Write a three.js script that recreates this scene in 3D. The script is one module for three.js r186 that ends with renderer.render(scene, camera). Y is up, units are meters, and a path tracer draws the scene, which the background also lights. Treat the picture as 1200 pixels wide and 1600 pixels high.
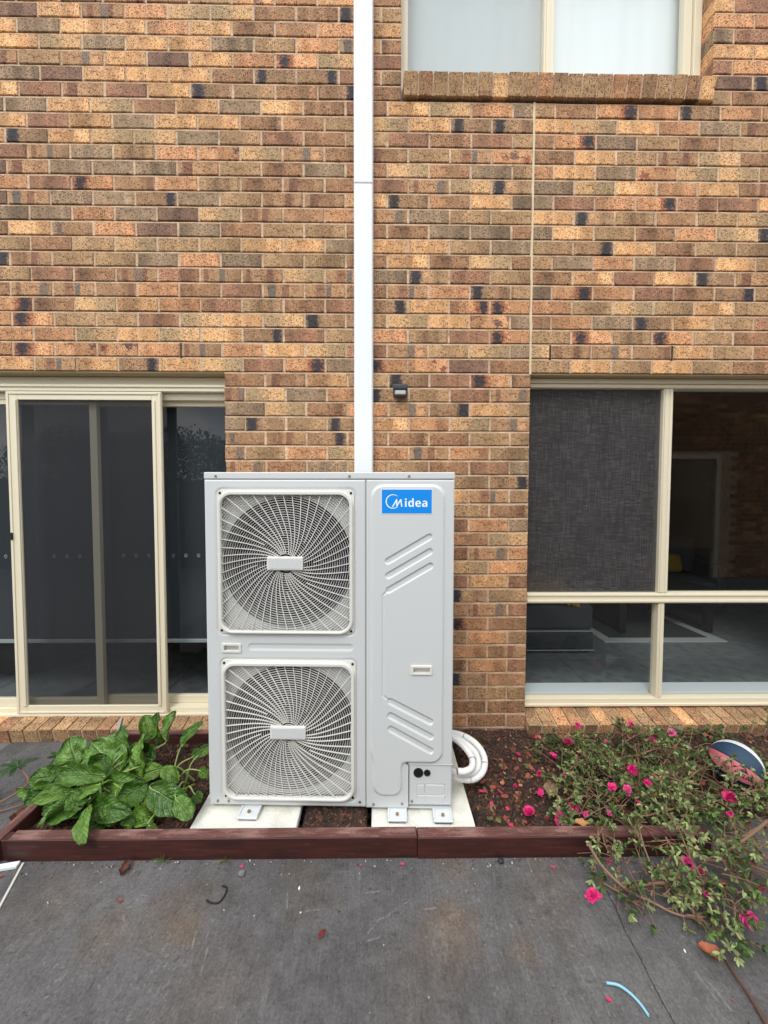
import * as THREE from 'three';
import { RoundedBoxGeometry } from 'three/addons/geometries/RoundedBoxGeometry.js';
import { mergeGeometries } from 'three/addons/utils/BufferGeometryUtils.js';

// ---------------------------------------------------------------- camera, sky, sun, exposure
const D2R = Math.PI / 180;
const scene = new THREE.Scene();
const camera = new THREE.PerspectiveCamera(106.26, 0.75, 0.02, 400);
camera.position.set(0, 1.47, 2.303);
camera.rotation.set(-2.23 * D2R, -0.68 * D2R, 0.09 * D2R, 'YXZ');
scene.add(camera);

function mulberry(a) { return () => { a |= 0; a = a + 0x6D2B79F5 | 0; let t = Math.imul(a ^ a >>> 15, 1 | a); t = t + Math.imul(t ^ t >>> 7, 61 | t) ^ t; return ((t ^ t >>> 14) >>> 0) / 4294967296; }; }
const rnd = mulberry(20417);
const R = (a = 1, b) => b === undefined ? rnd() * a : a + rnd() * (b - a);
const LAT = new Float32Array(65536); { const q = mulberry(77); for (let i = 0; i < 65536; i++) LAT[i] = q(); }
function vn(x, y) {                       // value noise 0..1
  const xi = Math.floor(x), yi = Math.floor(y), fx = x - xi, fy = y - yi;
  const u = fx * fx * (3 - 2 * fx), v = fy * fy * (3 - 2 * fy);
  const a = LAT[(xi & 255) | ((yi & 255) << 8)], b = LAT[((xi + 1) & 255) | ((yi & 255) << 8)];
  const c = LAT[(xi & 255) | (((yi + 1) & 255) << 8)], d = LAT[((xi + 1) & 255) | (((yi + 1) & 255) << 8)];
  return a + (b - a) * u + (c - a) * v + (a - b - c + d) * u * v;
}
function fbm(x, y, o = 4) { let s = 0, a = 0.5, t = 0; for (let i = 0; i < o; i++) { s += a * vn(x + i * 17.3, y + i * 9.1); t += a; x *= 2.03; y *= 2.03; a *= 0.5; } return s / t; }
const clamp = (x, a = 0, b = 1) => Math.min(b, Math.max(a, x));
const sstep = (a, b, x) => { const t = clamp((x - a) / (b - a)); return t * t * (3 - 2 * t); };
const lerp = (a, b, t) => a + (b - a) * t;
const mix3 = (a, b, t) => [lerp(a[0], b[0], t), lerp(a[1], b[1], t), lerp(a[2], b[2], t)];

{ // overcast sky: bright broken cloud, a little bluer between
  const W = 512, H = 256, d = new Float32Array(W * H * 4);
  for (let j = 0; j < H; j++) for (let i = 0; i < W; i++) {
    const el = (j + 0.5) / H * Math.PI - Math.PI / 2, az = i / W * 2 * Math.PI;
    const ce = Math.cos(el), x = ce * Math.cos(az), z = ce * Math.sin(az), y = Math.sin(el);
    const k = 1 / (0.25 + Math.max(y, 0));
    const n = fbm(x * k * 1.6 + 40, z * k * 1.6 + 90, 5);
    const cl = sstep(0.36, 0.66, n);
    let b = (0.82 + 0.5 * Math.max(y, 0)) * lerp(0.86, 1.12, cl);
    if (y < 0) b *= lerp(1, 0.3, clamp(-y * 8));
    const t = mix3([0.88, 0.955, 1.06], [1.0, 1.0, 0.985], cl), o = (j * W + i) * 4;
    d[o] = b * t[0]; d[o + 1] = b * t[1]; d[o + 2] = b * t[2]; d[o + 3] = 1;
  }
  const sky = new THREE.DataTexture(d, W, H, THREE.RGBAFormat, THREE.FloatType);
  sky.mapping = THREE.EquirectangularReflectionMapping; sky.magFilter = sky.minFilter = THREE.LinearFilter; sky.wrapS = THREE.RepeatWrapping; sky.needsUpdate = true;
  scene.background = sky; scene.environment = sky;
}
const sun = new THREE.DirectionalLight(new THREE.Color(1, 0.965, 0.9), 0.95);
sun.position.set(-2.2, 7.5, 5.0); sun.target.position.set(0, 1, 0); sun.castShadow = true; sun.shadow.radius = 34;
sun.shadow.mapSize.set(2048, 2048); Object.assign(sun.shadow.camera, { left: -6, right: 6, top: 6, bottom: -6, near: 0.5, far: 25 });
scene.add(sun, sun.target);
const renderer = new THREE.WebGLRenderer({ antialias: true });
renderer.toneMapping = THREE.LinearToneMapping;
renderer.toneMappingExposure = 1.68;
renderer.shadowMap.enabled = true;

// ---------------------------------------------------------------- helpers
const V = (x, y, z) => new THREE.Vector3(x, y, z);
const used = {};
function nm(name) { const n = used[name] = (used[name] ?? -1) + 1; return n ? name + '_' + String(n).padStart(3, '0') : name; }
function tag(o, label, category, group, kind) { o.userData.label = label; if (category) o.userData.category = category; if (group) o.userData.group = group; if (kind) o.userData.kind = kind; return o; }
function thing(name, label, category, pos = [0, 0, 0], rotY = 0, group) { const g = new THREE.Group(); g.name = nm(name); g.position.set(...pos); g.rotation.y = rotY; scene.add(g); return tag(g, label, category, group); }
function mesh(name, geo, mat, parent) { const m = new THREE.Mesh(geo, mat); m.name = parent ? name : nm(name); (parent || scene).add(m); return m; }
function structure(name, geo, mat, label) { const m = mesh(name, geo, mat); m.userData.kind = 'structure'; m.userData.label = label; m.userData.category = 'setting'; return m; }
function rbox(x0, x1, y0, y1, z0, z1, r = 0.002) { const w = x1 - x0, h = y1 - y0, d = z1 - z0; const g = new RoundedBoxGeometry(w, h, d, 2, Math.min(r, w * 0.45, h * 0.45, d * 0.45)); g.translate((x0 + x1) / 2, (y0 + y1) / 2, (z0 + z1) / 2); return g; }
function box(x0, x1, y0, y1, z0, z1) { const g = new THREE.BoxGeometry(x1 - x0, y1 - y0, z1 - z0); g.translate((x0 + x1) / 2, (y0 + y1) / 2, (z0 + z1) / 2); return g; }
function tube(pts, r, seg = 40, rad = 8) { return new THREE.TubeGeometry(new THREE.CatmullRomCurve3(pts.map(p => V(...p))), seg, r, rad, false); }
function taperTube(pts, r0, r1, seg = 16, rad = 6) {
  const g = tube(pts, 1, seg, rad), c = new THREE.CatmullRomCurve3(pts.map(p => V(...p))), p = g.attributes.position;
  for (let i = 0; i <= seg; i++) { const q = c.getPointAt(i / seg), r = lerp(r0, r1, i / seg); for (let j = 0; j <= rad; j++) { const k = i * (rad + 1) + j; p.setXYZ(k, q.x + (p.getX(k) - q.x) * r, q.y + (p.getY(k) - q.y) * r, q.z + (p.getZ(k) - q.z) * r); } }
  return g;
}
function dataTex(W, H, fn, srgb = true, rep) {
  const d = new Uint8Array(W * H * 4);
  for (let j = 0; j < H; j++) for (let i = 0; i < W; i++) { const c = fn(i, j), o = (j * W + i) * 4; if (typeof c === 'number') d[o] = d[o + 1] = d[o + 2] = clamp(c, 0, 255); else { d[o] = clamp(c[0], 0, 255); d[o + 1] = clamp(c[1], 0, 255); d[o + 2] = clamp(c[2], 0, 255); } d[o + 3] = 255; }
  const t = new THREE.DataTexture(d, W, H); t.magFilter = THREE.LinearFilter; t.minFilter = THREE.LinearMipmapLinearFilter; t.generateMipmaps = true;
  t.wrapS = t.wrapT = THREE.RepeatWrapping; if (srgb) t.colorSpace = THREE.SRGBColorSpace; if (rep) t.repeat.set(rep, rep); t.needsUpdate = true; return t;
}
const std = (o) => new THREE.MeshStandardMaterial(o);
// tileable noise for maps that repeat
const tn = (i, j, N, f) => { const x = i / N, y = j / N; const a = vn(x * f, y * f), b = vn(x * f - f, y * f), c = vn(x * f, y * f - f), d = vn(x * f - f, y * f - f); const u = sstep(0.7, 1, x), v = sstep(0.7, 1, y); return lerp(lerp(a, b, u), lerp(c, d, u), v); };
function uvMetres(g, s = 1) { // box-projected uv in metres
  const n0 = g.index ? g.toNonIndexed() : g; if (!n0.attributes.normal) n0.computeVertexNormals(); const p = n0.attributes.position, n = n0.attributes.normal, uv = new Float32Array(p.count * 2);
  for (let i = 0; i < p.count; i++) { const a = Math.abs(n.getX(i)), b = Math.abs(n.getY(i)), c = Math.abs(n.getZ(i)); let u, v; if (c >= a && c >= b) { u = p.getX(i); v = p.getY(i); } else if (b >= a) { u = p.getX(i); v = p.getZ(i); } else { u = p.getZ(i); v = p.getY(i); } uv[2 * i] = u * s; uv[2 * i + 1] = v * s; }
  n0.setAttribute('uv', new THREE.BufferAttribute(uv, 2)); return n0;
}

// ---------------------------------------------------------------- materials
// brick atlas: 8 x 23 fired faces, 14 kinds of firing, 13 of each
const CLS = 'COTMRGBSHKkDdr', AC = 8, AR = 23, CW = 256, CH = 88, AN = 2048;
const PAL = { C: [[238, 188, 134], [225, 168, 114]], O: [[218, 165, 119], [206, 148, 105]], T: [[201, 163, 119], [187, 149, 109]], M: [[192, 147, 107], [174, 129, 95]], R: [[189, 139, 106], [169, 125, 97]], G: [[180, 151, 118], [164, 137, 108]], B: [[156, 120, 97], [140, 107, 88]], S: [[202, 159, 117], [189, 144, 105]], H: [[190, 160, 119], [234, 187, 134]], K: [[227, 171, 123], [214, 154, 109]], k: [[228, 173, 124], [216, 154, 109]], D: [[196, 157, 117], [177, 139, 103]], d: [[194, 154, 114], [176, 136, 101]], r: [[231, 176, 126], [220, 161, 116]] };
const brickCol = new Uint8Array(AN * AN * 4).fill(255), brickHgt = new Uint8Array(AN * AN * 4).fill(255);
for (let cell = 0; cell < AC * AR; cell++) {
  const k = CLS[cell % 14], [A, Bc] = PAL[k], q = mulberry(900 + cell), ox = q() * 200, oy = q() * 200;
  const bands = []; if (k === 'S') { const nB = 1 + Math.floor(q() * 2.6); for (let b = 0; b < nB; b++) bands.push([0.12 + 0.76 * q(), 0.05 + 0.05 * q(), q() < 0.28 ? [128, 116, 106] : [150, 106, 82], 0.65 + 0.35 * q()]); }
  const dkU = { K: 0.84 - 0.06 * q(), k: 0.16 + 0.06 * q(), d: 0.86 - 0.06 * q(), D: 0.14 + 0.06 * q() }[k], dkW = 0.12 + 0.05 * q(), dkV = (q() - 0.5) * 0.5, red = k === 'K' || k === 'k';
  const blobs = []; if (k === 'r') for (let b = 0; b < 3; b++) blobs.push([q(), 0.2 + 0.7 * q(), 0.08 + 0.12 * q(), q() < 0.4]);
  const fl = [q(), 0.1 + 0.22 * q(), q() < 0.55 ? 0.78 + 0.16 * q() : 1.06, q() - 0.5]; const flipH = q() < 0.5, br = 0.94 + 0.12 * q(), spk = 0.55 + 0.45 * q();
  for (let j = 0; j < CH; j++) for (let i = 0; i < CW; i++) {
    const u = i / CW, v = j / CH, x = i + ox, y = j + oy;
    const low = fbm(x / 60, y / 40, 3), mid = fbm(x / 11, y / 9, 3), fine = vn(x / 1.7, y / 1.7);
    let c = mix3(A, Bc, clamp((low - 0.3) * 1.7)); { const bd = 0.9 + 0.2 * vn(u * 7 + ox, oy); c = [c[0] * bd, c[1] * bd * (0.985 + 0.03 * low), c[2] * bd]; }
    { const e = Math.abs(u - fl[0] + (mid - 0.5) * 0.12), t = 1 - sstep(fl[1] * 0.5, fl[1] * 1.3, e); c = mix3(c, [c[0] * fl[2], c[1] * (fl[2] - 0.02), c[2] * (fl[2] - 0.03)], t * 0.8); const gr = 1 + 0.16 * fl[3] * (u - 0.5) * 2; c = [c[0] * gr, c[1] * gr, c[2] * gr]; }
    if (k === 'H') { const t = sstep(0.3, 0.7, (flipH ? 1 - u : u) + (mid - 0.5) * 0.5); c = mix3(A, Bc, t); }
    for (const b of bands) { const e = Math.abs(u - b[0] + (mid - 0.5) * 0.03); c = mix3(c, b[2], b[3] * (1 - sstep(b[1] * 0.75, b[1] * 1.25, e))); }
    for (const b of blobs) { const e = Math.hypot((u - b[0]) * 2.6, v - b[1]) + (mid - 0.5) * 0.55; c = mix3(c, b[3] ? [104, 80, 86] : [150, 88, 66], 0.75 * (1 - sstep(b[2], b[2] * 2.2, e))); }
    if (dkU !== undefined) {
      const e = red ? Math.hypot((u - dkU) * 1.0, (v - 0.5 - dkV * 0.5) * 0.2) + (mid - 0.5) * 0.2 : Math.abs(u - dkU) + (mid - 0.5) * 0.13;
      if (red) c = mix3(c, [156, 86, 60], 0.7 * (1 - sstep(dkW, dkW * 2.1, e)));
      c = mix3(c, [64, 60, 66], 0.94 * (1 - sstep(dkW * 0.45, dkW * 1.25, e)));
    }
    // iron spots and sandy grain
    const s1 = vn(x / 3.7 + 31, y / 3.5 + 7), s2 = vn(x / 6 + 3, y / 5.2 + 57);
    const spot = Math.max(sstep(0.64, 0.76, s1) * spk, sstep(0.79, 0.88, s2));
    c = mix3(c, [c[0] * 0.45, c[1] * 0.37, c[2] * 0.34], spot * 0.92);
    const g = br * (0.86 + 0.2 * fine + 0.1 * (mid - 0.5));
    const pit = sstep(0.74, 0.86, vn(x / 4.6 + 71, y / 3.9 + 19));
    const o = ((Math.floor(cell / AC) * CH + j) * AN + (cell % AC) * CW + i) * 4;
    for (let m = 0; m < 3; m++) brickCol[o + m] = clamp(c[m] * g, 0, 255);
    brickHgt[o] = brickHgt[o + 1] = brickHgt[o + 2] = clamp(150 + 70 * (fine - 0.5) + 70 * (mid - 0.5) - 90 * pit + 40 * (low - 0.5), 0, 255);
  }
}
const mkT = (d, n, srgb) => { const t = new THREE.DataTexture(d, n, n); t.magFilter = THREE.LinearFilter; t.minFilter = THREE.LinearMipmapLinearFilter; t.generateMipmaps = true; if (srgb) t.colorSpace = THREE.SRGBColorSpace; t.needsUpdate = true; return t; };
const brickMat = std({ map: mkT(brickCol, AN, true), bumpMap: mkT(brickHgt, AN, false), bumpScale: 0.0022, roughness: 0.9 });
const mortarMat = std({ map: dataTex(512, 512, (i, j) => { const a = tn(i, j, 512, 170), b = tn(i, j, 512, 30), c = tn(i + 7, j + 3, 512, 7), k = 0.8 + 0.26 * a + 0.16 * (b - 0.5) + 0.18 * (c - 0.5); return [222 * k, 192 * k, 160 * k]; }), bumpMap: dataTex(512, 512, (i, j) => 255 * tn(i, j, 512, 150) * 0.7 + 70 * tn(i, j, 512, 40), false), bumpScale: 0.003, roughness: 0.95 });
const rough = dataTex(256, 256, (i, j) => 130 + 90 * (tn(i, j, 256, 90) - 0.5) + 60 * (tn(i, j, 256, 12) - 0.5), false);
const M = {
  cream: std({ color: '#e6dcc1', roughness: 0.42, roughnessMap: null }),
  creamDark: std({ color: '#b39f78', roughness: 0.5 }),
  bronze: std({ color: '#8d7f6b', roughness: 0.5 }),
  ac: std({ color: '#d3d6d5', roughness: 0.42, bumpMap: rough, bumpScale: 0.0002 }),
  acLight: std({ color: '#d4d6d5', roughness: 0.4 }),
  acPlastic: std({ color: '#e2e0d8', roughness: 0.45 }),
  acInner: std({ color: '#7f8284', roughness: 0.5, metalness: 0.3 }),
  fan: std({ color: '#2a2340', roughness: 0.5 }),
  steel: std({ color: '#9a9c9e', metalness: 0.85, roughness: 0.4 }),
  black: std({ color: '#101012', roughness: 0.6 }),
  rubber: std({ color: '#0a0a0b', roughness: 0.75 }),
  pvc: std({ color: '#e9edf0', roughness: 0.34 }),
  foam: std({ color: '#e6e6e2', roughness: 0.7, bumpMap: rough, bumpScale: 0.0006 }),
  copper: std({ color: '#8c4a3a', roughness: 0.5 }),
  fixture: std({ color: '#3e4144', roughness: 0.45, metalness: 0.3 }),
  lens: std({ color: '#b9b6ae', roughness: 0.35 }),
  galv: std({ color: '#dfe3e4', roughness: 0.4, metalness: 0.15 }),
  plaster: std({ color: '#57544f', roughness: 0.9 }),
  blind: std({ color: '#2a2f36', roughness: 0.85, bumpMap: rough, bumpScale: 0.0004 }),
  hem: std({ color: '#9aa0a3', roughness: 0.5 }),
  glass: new THREE.MeshPhysicalMaterial({ color: '#f4f8f7', transmission: 1, thickness: 0, roughness: 0.0, ior: 1.52, specularIntensity: 1 }),
  mesh: std({ color: '#26282b', roughness: 0.8, transparent: true, opacity: 0.6 }),
};

// ---------------------------------------------------------------- ground and soil
const concTex = (() => {
  const N = 2048, L = 4.4, x0 = -2.2, z0 = -0.05, px = (m) => m / L * N;
  const scuffs = [[[-0.045, 1.07], [0.0, 1.02], [0.03, 1.01], [0.06, 0.985], [0.10, 0.965]], [[-0.05, 0.93], [0.0, 0.925]], [[-0.06, 1.09], [0.0, 1.075]], [[-1.0, 1.2], [-0.96, 1.16]], [[-0.98, 1.22], [-0.93, 1.18]], [[-0.34, 0.93], [-0.33, 0.98]], [[-0.26, 0.99], [-0.2, 0.985]], [[0.98, 1.18], [0.99, 1.25]], [[1.0, 1.19], [1.01, 1.27]], [[-0.62, 1.05], [-0.61, 1.1]], [[-0.56, 1.1], [-0.55, 1.17]], [[0.16, 0.99], [0.2, 0.985]], [[-0.9, 1.0], [-0.87, 1.03]]];
  const crack = [[0.852, 0.93], [0.847, 0.996], [0.834, 1.062], [0.834, 1.104], [0.831, 1.169], [0.828, 1.208], [0.825, 1.252], [0.826, 1.286], [0.83, 1.5], [0.822, 2.2], [0.83, 3.2], [0.826, 4.4]];
  const stains = [[-0.66, 1.04, 0.07, 1], [-0.7, 1.0, 0.13, 0.7], [0.24, 1.06, 0.11, 0.9], [0.26, 1.02, 0.05, 0.9], [0.47, 1.12, 0.05, 1], [-0.92, 1.05, 0.1, 0.7], [-0.25, 0.95, 0.1, 0.4], [0.6, 1.0, 0.12, 0.35], [0.14, 1.2, 0.14, 0.3], [-0.5, 1.22, 0.15, 0.35], [0.66, 0.86, 0.1, 0.5], [0.3, 0.84, 0.07, 0.7], [-0.3, 0.84, 0.07, 0.6], [-1.2, 0.95, 0.14, 0.4], [0.5, 1.7, 0.3, 0.5], [-0.9, 1.9, 0.4, 0.5]];
  const segD = (x, z, P) => { let m = 9; for (let i = 0; i + 1 < P.length; i++) { const ax = P[i][0], az = P[i][1], bx = P[i + 1][0] - ax, bz = P[i + 1][1] - az; const t = clamp(((x - ax) * bx + (z - az) * bz) / (bx * bx + bz * bz)); m = Math.min(m, Math.hypot(x - ax - bx * t, z - az - bz * t)); } return m; };
  const hg = new Uint8Array(N * N);
  const map = dataTex(N, N, (i, j) => {
    const x = x0 + i / N * L, z = z0 + j / N * L;
    const fine = vn(x * 420, z * 420), fn2 = vn(x * 190 + 40, z * 190), streak = vn(x * 300, z * 26 + 9 * vn(x * 5, z * 5)), mid = fbm(x * 22, z * 22, 4), low = fbm(x * 3.1 + 4, z * 3.1 + 8, 4);
    let k = 0.70 + 0.20 * fine + 0.16 * fn2 + 0.10 * (streak - 0.5) + 0.32 * (low - 0.45) + 0.24 * (mid - 0.5);
    let c = [97 * k, 94 * k, 93 * k];
    for (const s of stains) { const r = Math.hypot(x - s[0], z - s[1]); if (r < s[2] * 2) { const t = s[3] * (1 - sstep(s[2] * 0.3, s[2] * 1.5, r + (mid - 0.5) * s[2] * 1.6)) * (0.35 + 0.65 * sstep(0.4, 0.6, fn2 * 0.6 + mid * 0.5)); c = mix3(c, [112 * k, 92 * k, 74 * k], t * 0.6); } }
    const sp = sstep(0.86, 0.93, vn(x * 130 + 5, z * 130 + 9)) * sstep(0.45, 0.62, low + (mid - 0.5) * 0.6); c = mix3(c, [160, 156, 150], sp * 0.3);
    const tr = sstep(0.80, 0.9, vn(x * 90 + 50, z * 30 + 9)) * sstep(0.5, 0.66, fbm(x * 6 + 30, z * 6, 3)); c = mix3(c, [140, 138, 135], tr * 0.22);
    const dk = sstep(0.84, 0.93, vn(x * 75 + 15, z * 75 + 29)); c = mix3(c, [58, 54, 52], dk * 0.35);
    let h = 150 + 60 * (fine - 0.5) + 60 * (fn2 - 0.5) + 40 * (streak - 0.5);
    if (Math.abs(x) < 1.2 && z > 0.8 && z < 1.4) for (const s of scuffs) { const e = segD(x, z, s); if (e < 0.01) c = mix3(c, [186, 184, 180], 0.3 * (1 - sstep(0.0008, 0.004, e + 0.003 * (mid - 0.5))) * sstep(0.15, 0.6, vn(x * 90, z * 90))); }
    if (x > 0.78 && x < 0.9) { const e = segD(x + (fn2 - 0.5) * 0.004, z, crack); const g = 1 - sstep(0.001, 0.0032, e); c = mix3(c, [40, 39, 40], g * 0.85); const w = (1 - sstep(0.003, 0.008, e)) * sstep(0.72, 0.8, vn(x * 60 + 3, z * 45)); c = mix3(c, [200, 198, 192], w * 0.7); h -= 90 * g; }
    hg[j * N + i] = clamp(h, 0, 255); return c;
  });
  const bump = dataTex(N, N, (i, j) => hg[j * N + i], false);
  return { map, bump };
})();
const concMat = std({ map: concTex.map, bumpMap: concTex.bump, bumpScale: 0.0018, roughness: 0.88 });
const tileConc = concTex.map.clone(); tileConc.repeat.set(12, 12); tileConc.needsUpdate = true;
{ const g = new THREE.PlaneGeometry(220, 220); g.rotateX(-Math.PI / 2); g.translate(0, -0.006, 80);
  const far = structure('ground', g, std({ color: '#6f6d6c', roughness: 0.95 }), 'plain grey ground running out beyond the paving');
  const p = new THREE.PlaneGeometry(4.4, 4.4); p.rotateX(-Math.PI / 2); p.translate(0, 0, 2.15);
  const uv = p.attributes.uv; for (let i = 0; i < uv.count; i++) uv.setY(i, 1 - uv.getY(i));
  structure('paving', p, concMat, 'dark grey trowelled concrete paving with stains, scuffs and a thin crack'); }
const soilTex = dataTex(1024, 1024, (i, j) => { const a = tn(i, j, 1024, 240), b = tn(i, j, 1024, 70), c = tn(i, j, 1024, 16), k = 0.55 + 0.5 * a + 0.35 * (b - 0.5) + 0.3 * (c - 0.5); const r = sstep(0.62, 0.8, b); return mix3([72 * k, 52 * k, 42 * k], [104 * k, 66 * k, 46 * k], r); }, true);
const soilMat = std({ map: soilTex, bumpMap: dataTex(512, 512, (i, j) => 255 * (0.5 * tn(i, j, 512, 120) + 0.5 * tn(i, j, 512, 36)), false), bumpScale: 0.012, roughness: 1 });
const onSlab = (x, z) => (x > -0.85 && x < -0.34 && z < 0.7) || (x > -0.06 && x < 0.445 && z < 0.7);
function soilH(x, z) { if (onSlab(x, z)) return 0.0; return 0.016 + 0.022 * (fbm(x * 9 + 3, z * 9 + 5, 4) - 0.5) * 2 + 0.010 * (vn(x * 60, z * 60) - 0.5) + 0.018 * sstep(0.35, 0.05, z); }
function soilPatch(x0, x1, z0, z1, dy) {
  const nx = Math.round((x1 - x0) / 0.012), nz = Math.round((z1 - z0) / 0.012), g = new THREE.PlaneGeometry(x1 - x0, z1 - z0, nx, nz); g.rotateX(-Math.PI / 2); g.translate((x0 + x1) / 2, 0, (z0 + z1) / 2);
  const p = g.attributes.position, uv = g.attributes.uv; for (let i = 0; i < p.count; i++) { p.setY(i, soilH(p.getX(i), p.getZ(i)) + dy); uv.setXY(i, p.getX(i) / 0.9, p.getZ(i) / 0.9); }
  g.computeVertexNormals(); return g;
}
structure('garden_soil', soilPatch(-1.53, 1.42, 0.0, 0.745, 0), soilMat, 'dark brown mulched soil filling the timber edged bed');
structure('side_soil', soilPatch(1.42, 2.9, 0.0, 0.62, -0.01), soilMat, 'patch of dark soil and leaf litter beyond the end of the bed');

// ---------------------------------------------------------------- brick wall
const GAP = 0.012, PITCH = 0.243, BH = 0.0728, COURSE = 0.086, Y0 = 2.21;
const geoCache = {};
function brickGeo(w, h, d, cell, us, mode = 0) {   // front face at z = 0, centred in x and y
  const key = [w.toFixed(3), h.toFixed(3), d, cell, us.toFixed(2), mode].join(); if (geoCache[key]) return geoCache[key];
  const P = [], UV = [], N = [], c = 0.0025, X = w / 2, Y = h / 2;
  const cu = (cell % AC) * CW / AN, cv = Math.floor(cell / AC) * CH / AN, SU = (CW - 6) / AN, SV = (CH - 6) / AN;
  const T = (u, v) => [cu + 3 / AN + SU * clamp(u), cv + 3 / AN + SV * clamp(v)];
  function quad(a, b, e, f, ua, ub, ue, uf) { const n = V(...b).sub(V(...a)).cross(V(...e).sub(V(...a))).normalize(); for (const [p, q] of [[a, ua], [b, ub], [e, ue], [a, ua], [e, ue], [f, uf]]) { P.push(...p); UV.push(...T(q[0], q[1])); N.push(n.x, n.y, n.z); } }
  const fu = mode ? (p) => [us + (p[1] + Y) / 0.231, (p[0] + X) / 0.076] : (p) => [us + (p[0] + X) / 0.231, (p[1] + Y) / h];
  const A = [-X + c, -Y + c, 0], B = [X - c, -Y + c, 0], C = [X - c, Y - c, 0], E = [-X + c, Y - c, 0];
  const a = [-X, -Y, -c], b = [X, -Y, -c], cc = [X, Y, -c], e = [-X, Y, -c], a2 = [-X, -Y, -d], b2 = [X, -Y, -d], c2 = [X, Y, -d], e2 = [-X, Y, -d];
  const F = (q, f) => quad(...q, ...q.map(f));
  F([A, B, C, E], fu); F([a, b, B, A], fu); F([b, cc, C, B], fu); F([cc, e, E, C], fu); F([e, a, A, E], fu);
  const top = mode ? (p) => [us * 0.3 - p[2] / 0.231, (p[0] + X) / 0.076] : (p) => [us + (p[0] + X) / 0.231, clamp(-p[2] / 0.11)];
  const side = (p) => [us * 0.3 - p[2] / 0.231, (p[1] + Y) / h];
  F([e, cc, c2, e2], top); F([a2, b2, b, a], top); F([b, b2, c2, cc], side); F([a2, a, e, e2], side); F([b2, a2, e2, c2], side);
  const g = new THREE.BufferGeometry(); g.setAttribute('position', new THREE.Float32BufferAttribute(P, 3)); g.setAttribute('normal', new THREE.Float32BufferAttribute(N, 3)); g.setAttribute('uv', new THREE.Float32BufferAttribute(UV, 2));
  return geoCache[key] = g;
}
const cellOf = (k, r) => { const i = CLS.indexOf(k); const v = Math.floor(r * 13); return Math.min(i + 14 * v, AC * AR - 1 - (AC * AR - 1 - i) % 14); };
// firing of each brick, course by course (right-aligned), west of the duct / duct to the joint / east of the joint (left-aligned)
const WEST = { 23: 'BCSOHHMMC', 22: 'CGCCOCMMO', 21: 'CHGCCGTOS', 20: 'STSCBCOkH', 19: 'GBCCCMDdT', 18: 'CRSRCDTMd', 17: 'GGCHMCGCMM', 16: 'CRCGCCMMT', 15: 'CDCHHGTRMM', 14: 'RSGTOrHSM', 13: 'BSGGGSTMGB', 12: 'ORkSOTMSM', 11: 'BSGGdGTSSM', 10: 'GGOGBHSMO', 9: 'MCSOBGMTTG', 8: 'TMTHTTCCG', 7: 'dSTTGOGTTT', 6: 'TRMSRSSHS', 5: 'MSSSOMRSSM', 4: 'KMHCORTMR', 3: 'OkTTRHCHDT', 2: 'OOHCHCdRT', 1: 'OkrrOSOCHd', 0: 'CSCdCHRKG' };
const MID = { 24: 'M', 23: 'DT', 22: 'C', 21: 'SM', 20: 'R', 19: 'RT', 18: 'M', 17: 'RCHOG', 16: 'HCDD', 15: 'TRMRT', 14: 'STSr', 13: 'MHMGT', 12: 'RSHD', 11: 'CDMCG', 10: 'SGTT', 9: 'MMGGM', 8: 'CCTG', 7: 'MCMHM', 6: 'GDRT', 5: 'MSODT', 4: 'dCKk', 3: 'THCrG', 2: 'OTRk', 1: 'RSTHG', 0: 'krBM', '-1': 'TDRkM', '-2': 'DTRS', '-3': 'OSdCT', '-4': 'COHS', '-5': 'MMMTT', '-6': 'OSOT', '-7': 'TTMRG', '-8': 'GTTd', '-9': 'CST', '-10': 'TM', '-11': 'ROG', '-12': 'MH', '-13': 'RSO', '-14': 'HO', '-15': 'RCM', '-16': 'DT', '-17': 'SSR', '-18': 'kM', '-19': 'DOT', '-20': 'OS', '-21': 'MOR', '-22': 'DM', '-23': 'MTT', '-24': 'MM', '-25': 'OMM', '-26': 'BB' };
const EAST = { 24: 'CR', 23: 'OO', 22: 'GR', 21: 'CC', 20: 'RO', 19: 'BD', 18: 'TM', 17: 'TMKODOM', 16: 'CHCOGS', 15: 'MKGTMTT', 14: 'MCTSHM', 13: 'OCGrHHT', 12: 'GHCOCS', 11: 'GROKRRC', 10: 'CDTMTH', 9: 'GCTMOHD', 8: 'TdCMTT', 7: 'TGOGRCT', 6: 'MCRCDS', 5: 'GKORMdT', 4: 'OTHTCT', 3: 'MOGDCTR', 2: 'TkTkTM', 1: 'HSSSCTO', 0: 'TCTCTM' };
const anyCls = () => { const r = rnd(); return 'CCCOOOTTTTMMMMRRGGGBSSSSHHKkDdr'[Math.floor(r * 31)]; };
const bricks = [], beds = [];
function layZone(n, x0, x1, align, firstHalf) {     // bricks of course n between x0 and x1, set out from the aligned end
  beds.push([n, x0, x1]); const out = []; let x = align === 'r' ? x1 : x0, first = true;
  for (let k = 0; k < 60; k++) {
    let w = PITCH - GAP; if (first && firstHalf) w = (PITCH - GAP) / 2 - GAP / 2; first = false;
    let a = align === 'r' ? x - w : x, b = align === 'r' ? x : x + w;
    a = Math.max(a, x0); b = Math.min(b, x1); if (b - a < 0.02) break;
    out.push({ n, a, b }); x = align === 'r' ? a - GAP : b + GAP; if (x <= x0 || x >= x1) break;
  }
  return align === 'r' ? out.reverse() : out;
}
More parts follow.
